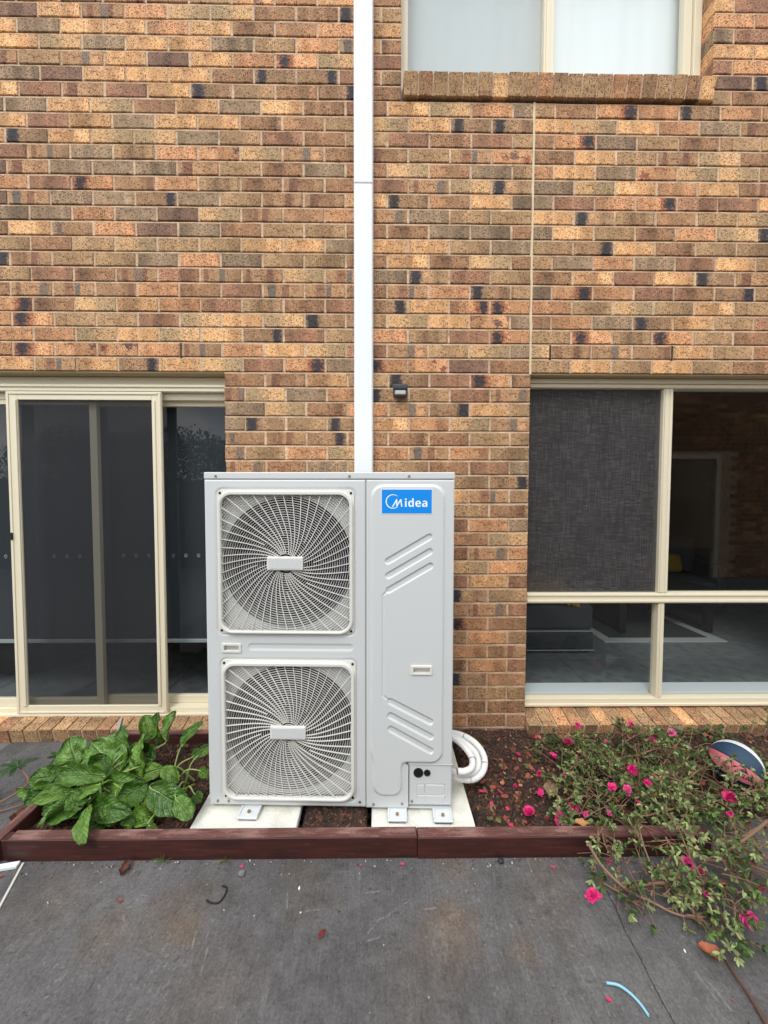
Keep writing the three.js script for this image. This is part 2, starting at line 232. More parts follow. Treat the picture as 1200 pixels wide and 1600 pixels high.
for (let n = -27; n <= 35; n++) {
  const even = n % 2 === 0; let west = [], east = [];
  if (n >= 18 && n <= 30) { west = layZone(n, -3.3, 0.122, 'r', !even); east = layZone(n, 1.933, 4.6, 'l', even); }
  else if (n >= 0 && n < 18) { west = layZone(n, -3.3, 0.8885, 'r', !even); east = layZone(n, 0.9015, 4.6, 'l', !even); }
  else if (n > 30) west = layZone(n, -3.3, 4.6, 'r', !even);
  else { west = layZone(n, -0.917, 0.897, 'r', !even); east = layZone(n, -3.3, -3.06, 'l', false).concat(layZone(n, 3.06, 4.6, 'l', !even)); }
  const ws = WEST[n], ms = MID[n], es = EAST[n];
  let iw = west.findIndex(b => b.b > -0.16 && b.a < -0.16 + 1e-6); if (iw < 0) iw = west.findIndex(b => b.a > -0.17);
  if (ws) for (let k = 0; k < ws.length; k++) { const b = west[iw - k]; if (b) b.k = ws[ws.length - 1 - k]; }
  if (ms) for (let k = 0; k < ms.length; k++) { const b = west[west.length - 1 - k]; if (b) b.k = ms[ms.length - 1 - k]; }
  if (es) for (let k = 0; k < es.length; k++) { const b = east[k]; if (b) b.k = es[k]; }
  for (const b of [...west, ...east]) { b.k = b.k || anyCls(); b.x = (b.a + b.b) / 2; b.y = Y0 + COURSE * n + BH / 2 + 0.0005; bricks.push(b); }
}
const house = thing('brick_wall', 'speckled tan and brown brick house wall behind the air conditioner', 'brick wall');
{
  const rects = [[-3.3, -3.06, -0.12, 2.21], [-0.917, 0.897, -0.12, 2.21], [3.06, 4.6, -0.12, 2.21], [-3.3, 4.6, 2.212, 3.757], [-3.3, 0.122, 3.757, 4.9], [1.933, 4.6, 3.757, 4.9], [-3.3, 4.6, 4.9, 5.25], [-3.06, -0.917, -0.12, 0.0], [0.897, 3.06, -0.12, 0.0]];
  const ms = mesh('mortar', uvMetres(mergeGeometries(rects.map(r => box(r[0] + 0.002, r[1] - 0.002, r[2], r[3], -0.108, -0.0145))), 3.1), mortarMat, house);
  { const P = []; for (const [n, x0, x1] of beds) { const y0 = Y0 + COURSE * n + BH - 0.001, y1 = Y0 + COURSE * (n + 1) + 0.0005, m = Math.max(1, Math.round((x1 - x0) / 0.06)), h = (i, k) => vn(i * 0.7 + n * 9.1, k * 5.3 + n) - 0.5; for (let i = 0; i < m; i++) { const a = lerp(x0, x1, i / m), b = lerp(x0, x1, (i + 1) / m), za = -0.004 + 0.003 * h(i, 1), zb = -0.004 + 0.003 * h(i + 1, 1), ya = y0 + 0.0088 + 0.0025 * h(i, 2), yb = y0 + 0.0088 + 0.0025 * h(i + 1, 2), zt = -0.0148; const q = (A, B, C, D) => P.push(...A, ...B, ...C, ...A, ...C, ...D); q([a, y0, za], [b, y0, zb], [b, yb, zb], [a, ya, za]); q([a, ya, za], [b, yb, zb], [b, y1, zt], [a, y1, zt]); } } const g = new THREE.BufferGeometry(); g.setAttribute('position', new THREE.Float32BufferAttribute(P, 3)); g.computeVertexNormals(); mesh('bed_joints', uvMetres(g, 3.1), mortarMat, house).userData.kind = 'stuff'; }
  for (const b of bricks) {
    const w = b.b - b.a, u = w > 0.2 ? 0 : R(0, 1 - w / 0.231);
    const useEnd = 'KkDd'.includes(b.k) && w < 0.2 ? ('Kd'.includes(b.k) ? 1 - w / 0.231 : 0) : u;
    b.geo = brickGeo(Math.round(w * 500) / 500, BH, 0.105, cellOf(b.k, rnd()), Math.round(useEnd * 20) / 20);
    b.jx = R(-0.0012, 0.0012); b.jy = R(-0.0012, 0.0012); b.jz = R(-0.0016, 0.0014); b.rz = R(-0.004, 0.004); b.ry = R(-0.004, 0.004);
    const inView = b.x > -2.28 && b.x < 2.32 && b.y < 4.28 && !(b.x > -0.8 && b.x < 0.34 && b.y < 1.56) && w > 0.1;
    b.d = inView ? Math.hypot(b.x, b.y - 1.47) - w : 99;
  }
  { const pj = []; for (const b of bricks) pj.push(box(b.b - 0.002, b.b + GAP + 0.002, b.y - BH / 2 - 0.001, b.y + BH / 2 + 0.001, -0.03, -0.0045 + R(-0.002, 0.0015))); mesh('cross_joints', uvMetres(mergeGeometries(pj.filter((g, i) => { const b = bricks[i]; return bricks.some(c => c.n === b.n && Math.abs(c.a - b.b - GAP) < 0.004); })), 3.1), mortarMat, house).userData.kind = 'stuff'; }
  const order = [...bricks].sort((p, q) => p.d - q.d), near = new Set(order.slice(0, 300)), rest = [];
  for (const b of bricks) {
    const place = (o) => { o.position.set(b.x + b.jx, b.y + b.jy, b.jz); o.rotation.set(0, b.ry, b.rz); };
    if (near.has(b)) place(mesh('brick', b.geo, brickMat, house));
    else { const o = new THREE.Object3D(); place(o); o.updateMatrix(); rest.push(b.geo.clone().applyMatrix4(o.matrix)); }
  }
  mesh('brickwork', mergeGeometries(rest), brickMat, house).userData.kind = 'stuff';
  // brick-on-edge sills: each brick a part
  const sill = (x0, x1, yTop, zTop, tilt, len) => { const nB = Math.round((x1 - x0) / 0.0857), pt = (x1 - x0) / nB; for (let i = 0; i < nB; i++) { const m = mesh('sill_brick', brickGeo(0.0765, 0.112, len, cellOf('TMTCOTTMMT'[Math.floor(rnd() * 10)], rnd()), Math.round(R(0, 0.5) * 10) / 10, 1), brickMat, house); const h = 0.056; m.rotation.set(tilt, 0, R(-0.012, 0.012)); m.position.set(x0 + pt * (i + 0.5), yTop - h * Math.cos(tilt) + R(-0.002, 0.002), zTop - h * Math.sin(tilt) + R(-0.003, 0.003)); } };
  sill(0.132, 1.93, 3.876, 0.042, 0.22, 0.16);
  sill(0.9, 3.06, 0.093, 0.046, 0.25, 0.19);
  sill(-3.06, -0.92, 0.083, 0.05, 0.22, 0.19);
  const sj = (x0, x1, y, z, tilt, len) => { const g = box(x0, x1, -0.05, 0.05, -len, -0.006); g.rotateX(tilt); g.translate(0, y - 0.05, z); mesh('sill_joint', uvMetres(g, 3), mortarMat, house); };
  sj(0.14, 1.92, 3.868, 0.03, 0.22, 0.15); sj(0.905, 3.05, 0.085, 0.035, 0.25, 0.18); sj(-3.05, -0.925, 0.075, 0.038, 0.22, 0.18);
  { const g = new THREE.BoxGeometry(0.012, 1.557, 0.016, 2, 160, 1), p = g.attributes.position; for (let i = 0; i < p.count; i++) { const y = p.getY(i), e = p.getX(i); p.setXYZ(i, 0.895 + e * (0.85 + 0.9 * Math.pow(vn(y * 14 + (e > 0 ? 9 : 40), e > 0 ? 2 : 6), 3)) + 0.002 * (vn(y * 5, 3) - 0.5), 2.9785 + y, -0.0085 + p.getZ(i) + 0.004 * (vn(y * 22 + 5, e * 100) - 0.4)); } g.computeVertexNormals(); mesh('control_joint', uvMetres(g, 3), std({ color: '#d6c4a2', roughness: 0.8, bumpMap: rough, bumpScale: 0.001 }), house); }
  for (const x of [-1.166, 1.013, 1.742]) mesh('weep_gap_shade', box(x - 0.0058, x + 0.0058, Y0 + COURSE - 0.010, Y0 + COURSE + 0.076, -0.03, -0.0012), M.black, house);  // solid black strips: the shade inside the open weep gaps, painted as colour
  mesh('lintel', box(-3.05, -0.92, 2.201, 2.2105, -0.1, -0.012), M.creamDark, house); mesh('lintel', box(0.9, 3.05, 2.201, 2.2105, -0.1, -0.012), M.creamDark, house);
}
// rooms behind: closed, so that daylight enters only through the glass
{
  const rects = [[-3.3, -3.06, -0.12, 2.3], [-0.917, 0.897, -0.12, 2.3], [3.06, 4.6, -0.12, 2.3], [-3.06, -0.917, 2.215, 2.3], [0.897, 3.06, 2.215, 2.3], [-3.3, 4.6, 2.3, 3.75], [-3.3, 0.122, 3.75, 4.9], [1.933, 4.6, 3.75, 4.9], [-3.3, 4.6, 4.9, 5.25], [-3.06, -0.917, -0.12, 0.09], [0.897, 3.06, -0.12, 0.1]];
  structure('inner_wall', mergeGeometries(rects.map(r => box(r[0], r[1], r[2], r[3], -0.26, -0.15))), M.plaster, 'painted inner leaf of the house wall');
  const room = (y0, y1, zf) => [box(-3.4, -3.3, y0, y1, zf, -0.13), box(4.6, 4.7, y0, y1, zf, -0.13), box(-3.3, 4.6, y0, y1, zf - 0.1, zf), box(-3.4, 4.7, y1, y1 + 0.12, zf, -0.13)];
  structure('room_shell', mergeGeometries([...room(0, 2.6, -5.5), ...room(2.72, 5.13, -3.2)]), M.plaster, 'grey painted rooms behind the glass');
  const ft = dataTex(512, 512, (i, j) => { const k = 0.85 + 0.2 * tn(i, j, 512, 12) + 0.12 * tn(i, j, 512, 120); return [112 * k, 116 * k, 118 * k]; });
  const fm = std({ map: ft, roughness: 0.55 });
  const fl = structure('room_floor', uvMetres(box(-3.3, 4.6, 0.0, 0.105, -5.5, -0.26), 1), std({ color: '#5c5e60', roughness: 0.6 }), 'grey floor base of the lower room');
  for (let ix = 0; ix < 13; ix++) for (let iz = 0; iz < 5; iz++) { const x = -3.28 + ix * 0.6, z = -0.27 - iz * 0.6; mesh('floor_tile', rbox(x, Math.min(x + 0.596, 4.59), 0.105, 0.116, z - 0.596, z, 0.002), fm, fl); }
  structure('upper_floor', box(-3.3, 4.6, 2.725, 2.76, -3.2, -0.26), M.plaster, 'floor of the upper room');
}

// ---------------------------------------------------------------- windows and door
const bar = (name, p, x0, x1, y0, y1, z0, z1, mat = M.cream, r = 0.003) => mesh(name, rbox(x0, x1, y0, y1, z0, z1, r), mat, p);
const pane = (p, x0, x1, y0, y1, z, name = 'pane', mat = M.glass) => { const g = new THREE.PlaneGeometry(x1 - x0, y1 - y0); g.translate((x0 + x1) / 2, (y0 + y1) / 2, z); return mesh(name, g, mat, p); };
{ // sliding glass door with a screen door in front
  const d = thing('sliding_door', 'cream framed sliding glass door with a dark screen panel left of the air conditioner', 'sliding door');
  bar('head_frame', d, -3.058, -0.919, 2.15, 2.199, -0.16, -0.088, M.cream); bar('head_track', d, -3.055, -0.921, 2.106, 2.148, -0.16, -0.06, M.cream);
  bar('head_lip', d, -3.055, -0.921, 2.129, 2.143, -0.06, -0.052, M.cream); bar('head_inner', d, -3.05, -0.925, 2.064, 2.105, -0.16, -0.1, M.cream);
  bar('sill_track', d, -3.055, -0.921, 0.088, 0.116, -0.17, -0.055, M.cream); bar('sill_track', d, -3.055, -0.921, 0.117, 0.142, -0.17, -0.084, M.cream);
  bar('jamb', d, -0.938, -0.92, 0.118, 2.105, -0.15, -0.092, M.cream); bar('jamb', d, -3.056, -3.02, 0.118, 2.105, -0.15, -0.092, M.cream);
  // fixed and sliding leaves
  const leaf = (x0, x1, z, sl) => { const g = new THREE.Group(); g.name = 'glass_leaf'; d.add(g); bar('stile', g, x0, x0 + sl, 0.143, 2.063, z - 0.016, z + 0.016, M.cream); bar('stile', g, x1 - sl, x1, 0.143, 2.063, z - 0.016, z + 0.016, M.cream); bar('rail', g, x0 + sl, x1 - sl, 0.143, 0.193, z - 0.015, z + 0.015, M.cream); bar('rail', g, x0 + sl, x1 - sl, 2.035, 2.063, z - 0.015, z + 0.015, M.cream); pane(g, x0 + sl, x1 - sl, 0.193, 2.035, z); return g; };
  leaf(-3.018, -1.742, -0.118, 0.045); const rl = leaf(-1.8, -0.94, -0.152, 0.02);
  // screen door
  const s = new THREE.Group(); s.name = 'screen_door'; d.add(s); const X0 = -2.252, X1 = -1.322, Yb = 0.1175, Yt = 2.104, z = -0.066;
  for (const [a, b] of [[X0, X0 + 0.066], [X1 - 0.058, X1]]) { bar('stile', s, a, b, Yb, Yt, z - 0.012, z + 0.004, M.cream); bar('stile_lip', s, a === X0 ? b - 0.022 : a + 0.003, a === X0 ? b - 0.003 : a + 0.022, Yb + 0.05, Yt - 0.05, z + 0.0045, z + 0.011, M.cream); bar('stile_lip', s, a === X0 ? a + 0.003 : b - 0.018, a === X0 ? a + 0.018 : b - 0.003, Yb + 0.004, Yt - 0.004, z + 0.0045, z + 0.009, M.cream); }
  bar('rail', s, X0 + 0.066, X1 - 0.058, Yb, Yb + 0.052, z - 0.012, z + 0.0035, M.cream); bar('rail', s, X0 + 0.066, X1 - 0.058, Yt - 0.05, Yt, z - 0.012, z + 0.0035, M.cream);
  bar('rail_lip', s, X0 + 0.02, X1 - 0.02, Yt - 0.018, Yt - 0.004, z + 0.0045, z + 0.01, M.cream); bar('rail_lip', s, X0 + 0.02, X1 - 0.02, Yb + 0.004, Yb + 0.016, z + 0.0045, z + 0.01, M.cream);
  pane(s, X0 + 0.066, X1 - 0.058, Yb + 0.052, Yt - 0.05, z - 0.006, 'screen_mesh', M.mesh);
  bar('latch', s, X0 + 0.006, X0 + 0.018, 1.205, 1.25, z + 0.0046, z + 0.016, M.black);
  // etched diamonds on the glass at eye line
  const dm = []; const dia = (x, y, z) => { const sh = new THREE.Shape([new THREE.Vector2(0, 0.013), new THREE.Vector2(0.011, 0), new THREE.Vector2(0, -0.013), new THREE.Vector2(-0.011, 0)]); sh.holes.push(new THREE.Path([new THREE.Vector2(0, 0.0095), new THREE.Vector2(-0.008, 0), new THREE.Vector2(0, -0.0095), new THREE.Vector2(0.008, 0)])); const g = new THREE.ShapeGeometry(sh); g.translate(x, y, z); return g; };
  const em = std({ color: '#a8b0b2', roughness: 0.8 });
  for (const x of [-1.315, -1.235, -1.155, -1.47, -1.55, -1.63]) mesh('etched_diamond', dia(x, 1.095, -0.1505), em, d);
  for (const x of [-2.34, -2.42, -1.88, -1.96, -2.04]) mesh('etched_diamond', dia(x, 1.095, -0.1165), em, d);
}
{ const b = thing('roller_blind', 'dark charcoal roller blind hanging behind the sliding door, its hem above the floor', 'roller blind', [0, 0, 0]);
  mesh('fabric', box(-3.0, -0.96, 0.53, 2.16, -0.224, -0.2225), M.blind, b); mesh('hem_bar', rbox(-3.0, -0.96, 0.505, 0.53, -0.23, -0.216, 0.004), M.hem, b);
  const r = new THREE.CylinderGeometry(0.03, 0.03, 2.06, 24); r.rotateZ(Math.PI / 2); r.translate(-1.98, 2.17, -0.245); mesh('roller', r, M.blind, b); }
const weave = (() => { const N = 1024; const f = (i, j) => { const a = vn(i / 3.1, j / 46), b = vn(i / 46 + 50, j / 3.1 + 9), c = 0.35 + 0.3 * fbm(i / 150 + 3, j / 150, 3), t = (i % 4 < 2) !== (j % 4 < 2) ? 1 : 0.82; return t * (0.34 * a + 0.34 * b + 0.5 * c + 0.12); }; return { map: dataTex(N, N, (i, j) => { const k = f(i, j); return [74 * k + 20, 71 * k + 19, 71 * k + 19]; }), alpha: dataTex(N, N, (i, j) => 255 * clamp(0.5 + 0.42 * f(i, j)), false) }; })();
const weaveMat = std({ map: weave.map, alphaMap: weave.alpha, transparent: true, roughness: 0.9 });
{ // lower right window
  const w = thing('window', 'four pane cream framed window at ground level right of the air conditioner', 'window');
  bar('head_frame', w, 0.9, 3.058, 2.172, 2.199, -0.16, -0.07, M.cream); bar('head_frame', w, 0.903, 3.055, 2.145, 2.171, -0.16, -0.086, M.cream); bar('head_lip', w, 0.903, 3.055, 2.148, 2.153, -0.086, -0.08, M.cream);
  bar('jamb', w, 0.9, 0.93, 0.14, 2.144, -0.15, -0.088, M.cream); bar('jamb', w, 3.02, 3.057, 0.14, 2.144, -0.15, -0.088, M.cream);
  bar('mullion', w, 1.766, 1.826, 0.866, 2.144, -0.15, -0.088, M.cream); bar('mullion_lip', w, 1.772, 1.789, 0.87, 2.14, -0.088, -0.081, M.cream); bar('mullion_lip', w, 1.805, 1.82, 0.87, 2.14, -0.088, -0.084, M.cream);
  bar('mullion', w, 1.772, 1.812, 0.187, 0.799, -0.15, -0.09, M.cream); bar('mullion_lip', w, 1.786, 1.8, 0.19, 0.797, -0.09, -0.084, M.cream);
  bar('transom', w, 0.931, 3.02, 0.8, 0.865, -0.15, -0.086, M.cream); bar('transom_lip', w, 0.932, 3.02, 0.806, 0.822, -0.086, -0.079, M.cream); bar('transom_lip', w, 0.932, 3.02, 0.845, 0.859, -0.086, -0.081, M.cream);
  bar('bottom_rail', w, 0.903, 3.055, 0.138, 0.186, -0.16, -0.086, M.cream); bar('bottom_lip', w, 0.903, 3.055, 0.139, 0.155, -0.086, -0.076, M.cream);
  pane(w, 0.93, 1.766, 0.866, 2.144, -0.13); pane(w, 1.826, 3.02, 0.866, 2.144, -0.13); pane(w, 0.93, 1.772, 0.187, 0.8, -0.13); pane(w, 1.812, 3.02, 0.187, 0.8, -0.13);
  const g = new THREE.PlaneGeometry(0.832, 1.274); g.translate(1.348, 1.505, -0.112); mesh('insect_screen', g, weaveMat, w).userData.label = 'grey woven insect screen with a cloudy weave';
  bar('inner_sill', w, 0.905, 3.05, 0.15, 0.185, -0.3, -0.161, M.pvc);
}
{ // upper window
  const w = thing('upper_window', 'cream framed upper window with pale curtains above its brick sill', 'window');
  bar('jamb', w, 0.124, 0.166, 3.83, 4.88, -0.15, -0.088, M.cream); bar('jamb', w, 1.886, 1.931, 3.83, 4.88, -0.15, -0.088, M.cream); bar('sash_stile', w, 1.835, 1.884, 3.86, 4.85, -0.15, -0.105, M.cream);
  bar('mullion', w, 0.98, 1.04, 3.86, 4.85, -0.15, -0.088, M.cream); bar('mullion_lip', w, 0.992, 1.01, 3.862, 4.85, -0.088, -0.08, M.cream);
  bar('bottom_rail', w, 0.166, 1.885, 3.82, 3.858, -0.16, -0.088, M.cream); bar('head_frame', w, 0.124, 1.931, 4.85, 4.9, -0.16, -0.088, M.cream);
  pane(w, 0.166, 0.98, 3.86, 4.85, -0.13); pane(w, 1.04, 1.835, 3.86, 4.85, -0.13);
  const g = new THREE.PlaneGeometry(0.814, 0.99); g.translate(0.573, 4.355, -0.112); mesh('insect_screen', g, std({ color: '#7d858b', transparent: true, opacity: 0.22, roughness: 0.9 }), w);
  const cm = std({ color: '#f6f8f8', roughness: 0.9 });
  const fold = (x0, x1, ph) => { const g = new THREE.PlaneGeometry(x1 - x0, 1.2, 120, 1); const p = g.attributes.position; for (let i = 0; i < p.count; i++) p.setZ(i, 0.004 * Math.sin(p.getX(i) * 21 + ph) + 0.0015 * Math.sin(p.getX(i) * 57)); g.computeVertexNormals(); g.translate((x0 + x1) / 2, 4.35, -0.2); return g; };
  tag(mesh('curtain', fold(0.13, 1.01, 0), cm), 'pale curtain behind the left pane of the upper window', 'curtain', 'curtains of the upper window');
  tag(mesh('curtain', fold(1.0, 1.93, 2), cm), 'pale curtain behind the right pane of the upper window', 'curtain', 'curtains of the upper window');
}
{ // furniture seen through the lower right window
  const fab = std({ color: '#3c4146', roughness: 0.9, bumpMap: rough, bumpScale: 0.002 });
  const o = thing('ottoman', 'dark grey upholstered ottoman with pale piping inside the lower right window', 'ottoman', [1.3, 0.116, -1.3]);
  mesh('base', rbox(-0.6, 0.56, 0.03, 0.19, -0.35, 0.34, 0.02), fab, o); mesh('cushion', rbox(-0.6, 0.56, 0.2, 0.42, -0.35, 0.34, 0.04), fab, o); mesh('piping', rbox(-0.6, 0.562, 0.19, 0.199, -0.35, 0.345, 0.003), M.hem, o); mesh('piping', rbox(-0.6, 0.562, 0.022, 0.031, -0.35, 0.345, 0.003), M.hem, o);
  for (const x of [-0.5, 0.46]) for (const z of [-0.3, 0.28]) mesh('leg', rbox(x, x + 0.05, 0, 0.022, z, z + 0.05), M.black, o);
  const tg = new THREE.BoxGeometry(0.62, 0.05, 0.6, 60, 3, 60), p = tg.attributes.position; for (let i = 0; i < p.count; i++) { const x = p.getX(i), z = p.getZ(i), n = fbm(x * 26 + 9, z * 26, 3); p.setXYZ(i, x + (n - 0.5) * 0.04, p.getY(i) + 0.05 * (n - 0.5) + 0.17 * Math.exp(-(x * x + z * z) * 9) - (z > 0.26 ? 0.03 + R(0, 0.02) : 0), z + (vn(x * 90, z * 90) - 0.5) * 0.02); } tg.computeVertexNormals();
  const th = mesh('throw', tg, std({ color: '#a5842f', roughness: 1 })); th.position.set(1.42, 0.57, -1.25); tag(th, 'shaggy mustard yellow throw lying on the dark ottoman', 'throw');
  const rg = thing('rug', 'dark rug with a pale border on the floor inside the lower right window', 'rug', [0, 0.117, 0]);
  mesh('field', rbox(2.2, 3.16, 0.0, 0.010, -3.2, -1.301, 0.002), std({ color: '#3a3b3e', roughness: 1 }), rg);
  const bm = std({ color: '#aeb1b0', roughness: 1 }); for (const a of [[2.1, 3.26, -1.299, -1.2], [2.1, 2.198, -3.2, -1.301], [3.162, 3.26, -3.2, -1.301]]) mesh('border', rbox(a[0], a[1], 0, 0.011, a[2], a[3], 0.002), bm, rg);
  const t = thing('coffee_table', 'black framed low table standing on the bordered rug indoors', 'table', [2.65, 0.128, -1.75]);
  mesh('table_top', rbox(-0.32, 0.75, 0.38, 0.42, -0.35, 0.38, 0.004), M.black, t); for (const x of [-0.27, 0.6]) { mesh('leg', rbox(x, x + 0.07, 0, 0.379, 0.26, 0.32), M.black, t); mesh('leg', rbox(x, x + 0.07, 0, 0.379, -0.3, -0.24), M.black, t); mesh('foot_bar', rbox(x, x + 0.07, 0, 0.03, -0.239, 0.259), M.black, t); }
  const ch = thing('armchair', 'dark armchair with a mustard yellow cushion deep inside the lower right window', 'armchair', [3.55, 0.117, -2.35], -0.3);
  mesh('seat', rbox(-0.36, 0.36, 0.1, 0.4, -0.36, 0.36, 0.04), fab, ch); mesh('backrest', rbox(-0.36, 0.36, 0.401, 0.85, -0.36, -0.2, 0.05), fab, ch); for (const x of [-0.44, 0.361]) mesh('arm', rbox(x, x + 0.079, 0.1, 0.58, -0.36, 0.34, 0.03), fab, ch); for (const x of [-0.34, 0.29]) for (const z of [-0.33, 0.28]) mesh('leg', rbox(x, x + 0.05, 0, 0.099, z, z + 0.05), M.black, ch);
  tag(mesh('cushion', rbox(-0.22, 0.22, -0.07, 0.16, -0.06, 0.06, 0.055).rotateX(-0.3).translate(3.5, 0.62, -2.36), std({ color: '#b08a2c', roughness: 0.95 })), 'mustard yellow cushion on the dark armchair indoors', 'cushion');
  const bb = new THREE.SphereGeometry(0.3, 32, 20); const q = bb.attributes.position; for (let i = 0; i < q.count; i++) { const n = fbm(q.getX(i) * 6 + 4, q.getZ(i) * 6 + q.getY(i) * 5, 3); q.setXYZ(i, q.getX(i) * (1 + 0.3 * (n - 0.5)), Math.max(q.getY(i) * 0.72, -0.16) * (1 + 0.25 * (n - 0.5)), q.getZ(i)); } bb.computeVertexNormals();
  const bn = mesh('bean_bag', bb, M.black); bn.position.set(-2.75, 0.3, -0.75); tag(bn, 'black bean bag on the tiled floor behind the far left glass', 'bean bag');
}

// ---------------------------------------------------------------- duct and wall light
{ const d = thing('duct_cover', 'white plastic pipe duct running up the brick wall above the air conditioner', 'duct', [0, 0, 0]);
  const g = (y0, y1) => rbox(-0.146, -0.042, y0, y1, 0.001, 0.056, 0.008);
  mesh('duct_length', g(0.45, 3.2475), M.pvc, d); mesh('duct_length', g(3.249, 5.2), M.pvc, d);
  for (const x of [-0.146, -0.0475]) mesh('back_channel', rbox(x, x + 0.0055, 0.45, 5.2, 0.0008, 0.012, 0.001).translate(x < -0.1 ? -0.004 : 0.004, 0, 0), M.pvc, d); }
{ const l = thing('wall_light', 'small dark grey bulkhead light fixed to the bricks beside the white duct', 'wall light', [0.121, 2.09, 0]);
  mesh('back_plate', rbox(-0.036, 0.036, -0.03, 0.03, -0.001, 0.014, 0.004), M.black, l);
  mesh('housing', rbox(-0.042, 0.042, -0.036, 0.036, 0.014, 0.046, 0.011), M.fixture, l); mesh('hood', rbox(-0.043, 0.043, 0.004, 0.037, 0.02, 0.054, 0.01), M.fixture, l);
  mesh('lens', rbox(-0.031, 0.031, -0.024, 0.0, 0.04, 0.051, 0.0055), M.lens, l); }

// ---------------------------------------------------------------- air conditioner
const ac = thing('air_conditioner', 'tall pale grey twin fan outdoor air conditioner standing on two white slabs', 'air conditioner', [-0.783, 0, 0.575], -Math.atan2(0.035, 1.113));
{
  const cap = (x, y, a, b) => { const dx = b[0] - a[0], dy = b[1] - a[1], t = clamp(((x - a[0]) * dx + (y - a[1]) * dy) / (dx * dx + dy * dy)); return Math.hypot(x - a[0] - dx * t, y - a[1] - dy * t); };
  const rr = (x, y, x0, x1, y0, y1, r) => { const qx = Math.abs(x - (x0 + x1) / 2) - (x1 - x0) / 2 + r, qy = Math.abs(y - (y0 + y1) / 2) - (y1 - y0) / 2 + r; return Math.min(Math.max(qx, qy), 0) + Math.hypot(Math.max(qx, 0), Math.max(qy, 0)) - r; };
  const smin = (a, b, k) => { const h = clamp(0.5 + 0.5 * (b - a) / k); return lerp(b, a, h) - k * h * (1 - h); };
  function heightPanel(x0, x1, y0, y1, st, fn, skip) { // pressed sheet: a grid whose height is the pressing, with a folded edge
    const nx = Math.round((x1 - x0) / st), ny = Math.round((y1 - y0) / st), P = [], I = [], U = [];
    for (let j = 0; j <= ny; j++) for (let i = 0; i <= nx; i++) { const x = lerp(x0, x1, i / nx), y = lerp(y0, y1, j / ny), e = Math.min(x - x0, x1 - x, y - y0, y1 - y); P.push(x, y, fn(x, y) - 0.004 * (1 - sstep(0, 0.005, e))); U.push(x * 2, y * 2); }
    for (let j = 0; j < ny; j++) for (let i = 0; i < nx; i++) { if (skip && skip(lerp(x0, x1, (i + 0.5) / nx), lerp(y0, y1, (j + 0.5) / ny))) continue; const a = j * (nx + 1) + i; I.push(a, a + 1, a + nx + 2, a, a + nx + 2, a + nx + 1); }
    const B = (a, b) => { const k = P.length / 3; for (const q of [a, b]) { P.push(P[q * 3], P[q * 3 + 1], P[q * 3 + 2], P[q * 3], P[q * 3 + 1], -0.02); U.push(0, 0, 0, 0.02); } I.push(k, k + 1, k + 3, k, k + 3, k + 2); };
    const id = (i, j) => j * (nx + 1) + i; for (let i = 0; i < nx; i++) { B(id(i, 0), id(i + 1, 0)); B(id(i + 1, ny), id(i, ny)); } for (let j = 0; j < ny; j++) { B(id(0, j + 1), id(0, j)); B(id(nx, j), id(nx, j + 1)); }
    const g = new THREE.BufferGeometry(); g.setAttribute('position', new THREE.Float32BufferAttribute(P, 3)); g.setAttribute('uv', new THREE.Float32BufferAttribute(U, 2)); g.setIndex(I); g.computeVertexNormals(); return g;
  }
  const G = [{ x0: 0.058, x1: 0.67, y0: 0.854, y1: 1.5 }, { x0: 0.066, x1: 0.676, y0: 0.084, y1: 0.73 }];
  const lf = (x, y) => { let z = 0; for (const g of G) { const s = rr(x, y, g.x0 - 0.004, g.x1 + 0.004, g.y0 - 0.004, g.y1 + 0.004, 0.03); z -= 0.005 * (1 - sstep(0, 0.010, s)); } const b = rr(x, y, 0.192, 0.664, 0.778, 0.804, 0.013); z -= 0.004 * (1 - sstep(-0.004, 0.004, b)); return z; };
  mesh('fan_panel', heightPanel(0, 0.7215, 0.05, 1.547, 0.0045, lf, (x, y) => G.some(g => rr(x, y, g.x0 + 0.01, g.x1 - 0.01, g.y0 + 0.01, g.y1 - 0.01, 0.05) < 0) || rr(x, y, 0.078, 0.15, 0.771, 0.8, 0.002) < 0), M.ac, ac);
  const strokes = [[[0.822, 1.186], [1.004, 1.294]], [[0.824, 1.121], [1.006, 1.229]], [[0.826, 1.056], [1.009, 1.165]], [[0.834, 0.551], [1.014, 0.459]], [[0.834, 0.486], [1.016, 0.39]], [[0.836, 0.424], [1.016, 0.325]]];
  const fine = [[[0.82, 1.05], [0.80, 1.034]], [[0.80, 1.034], [0.80, 0.576]], [[0.80, 0.576], [0.828, 0.556]]];
  const rf = (x, y) => { const p = smin(rr(x, y, 0.748, 1.071, 0.268, 1.522, 0.055), rr(x, y, 0.758, 0.886, 0.112, 0.6, 0.045), 0.03); let z = 0.010 * (1 - sstep(-0.008, 0.005, p)); let s = 9; for (const c of strokes) s = Math.min(s, cap(x, y, ...c)); z -= 0.0058 * (1 - sstep(0.0105, 0.0145, s)); let f = 9; for (const c of fine) f = Math.min(f, cap(x, y, ...c)); z -= 0.0036 * (1 - sstep(0.0015, 0.0055, f)); return z; };
  mesh('service_panel', heightPanel(0.7245, 1.1145, 0.047, 1.547, 0.003, rf, (x, y) => rr(x, y, 0.935, 1.011, 0.683, 0.71, 0.002) < 0 || (x > 0.917 && y < 0.259)), M.ac, ac);
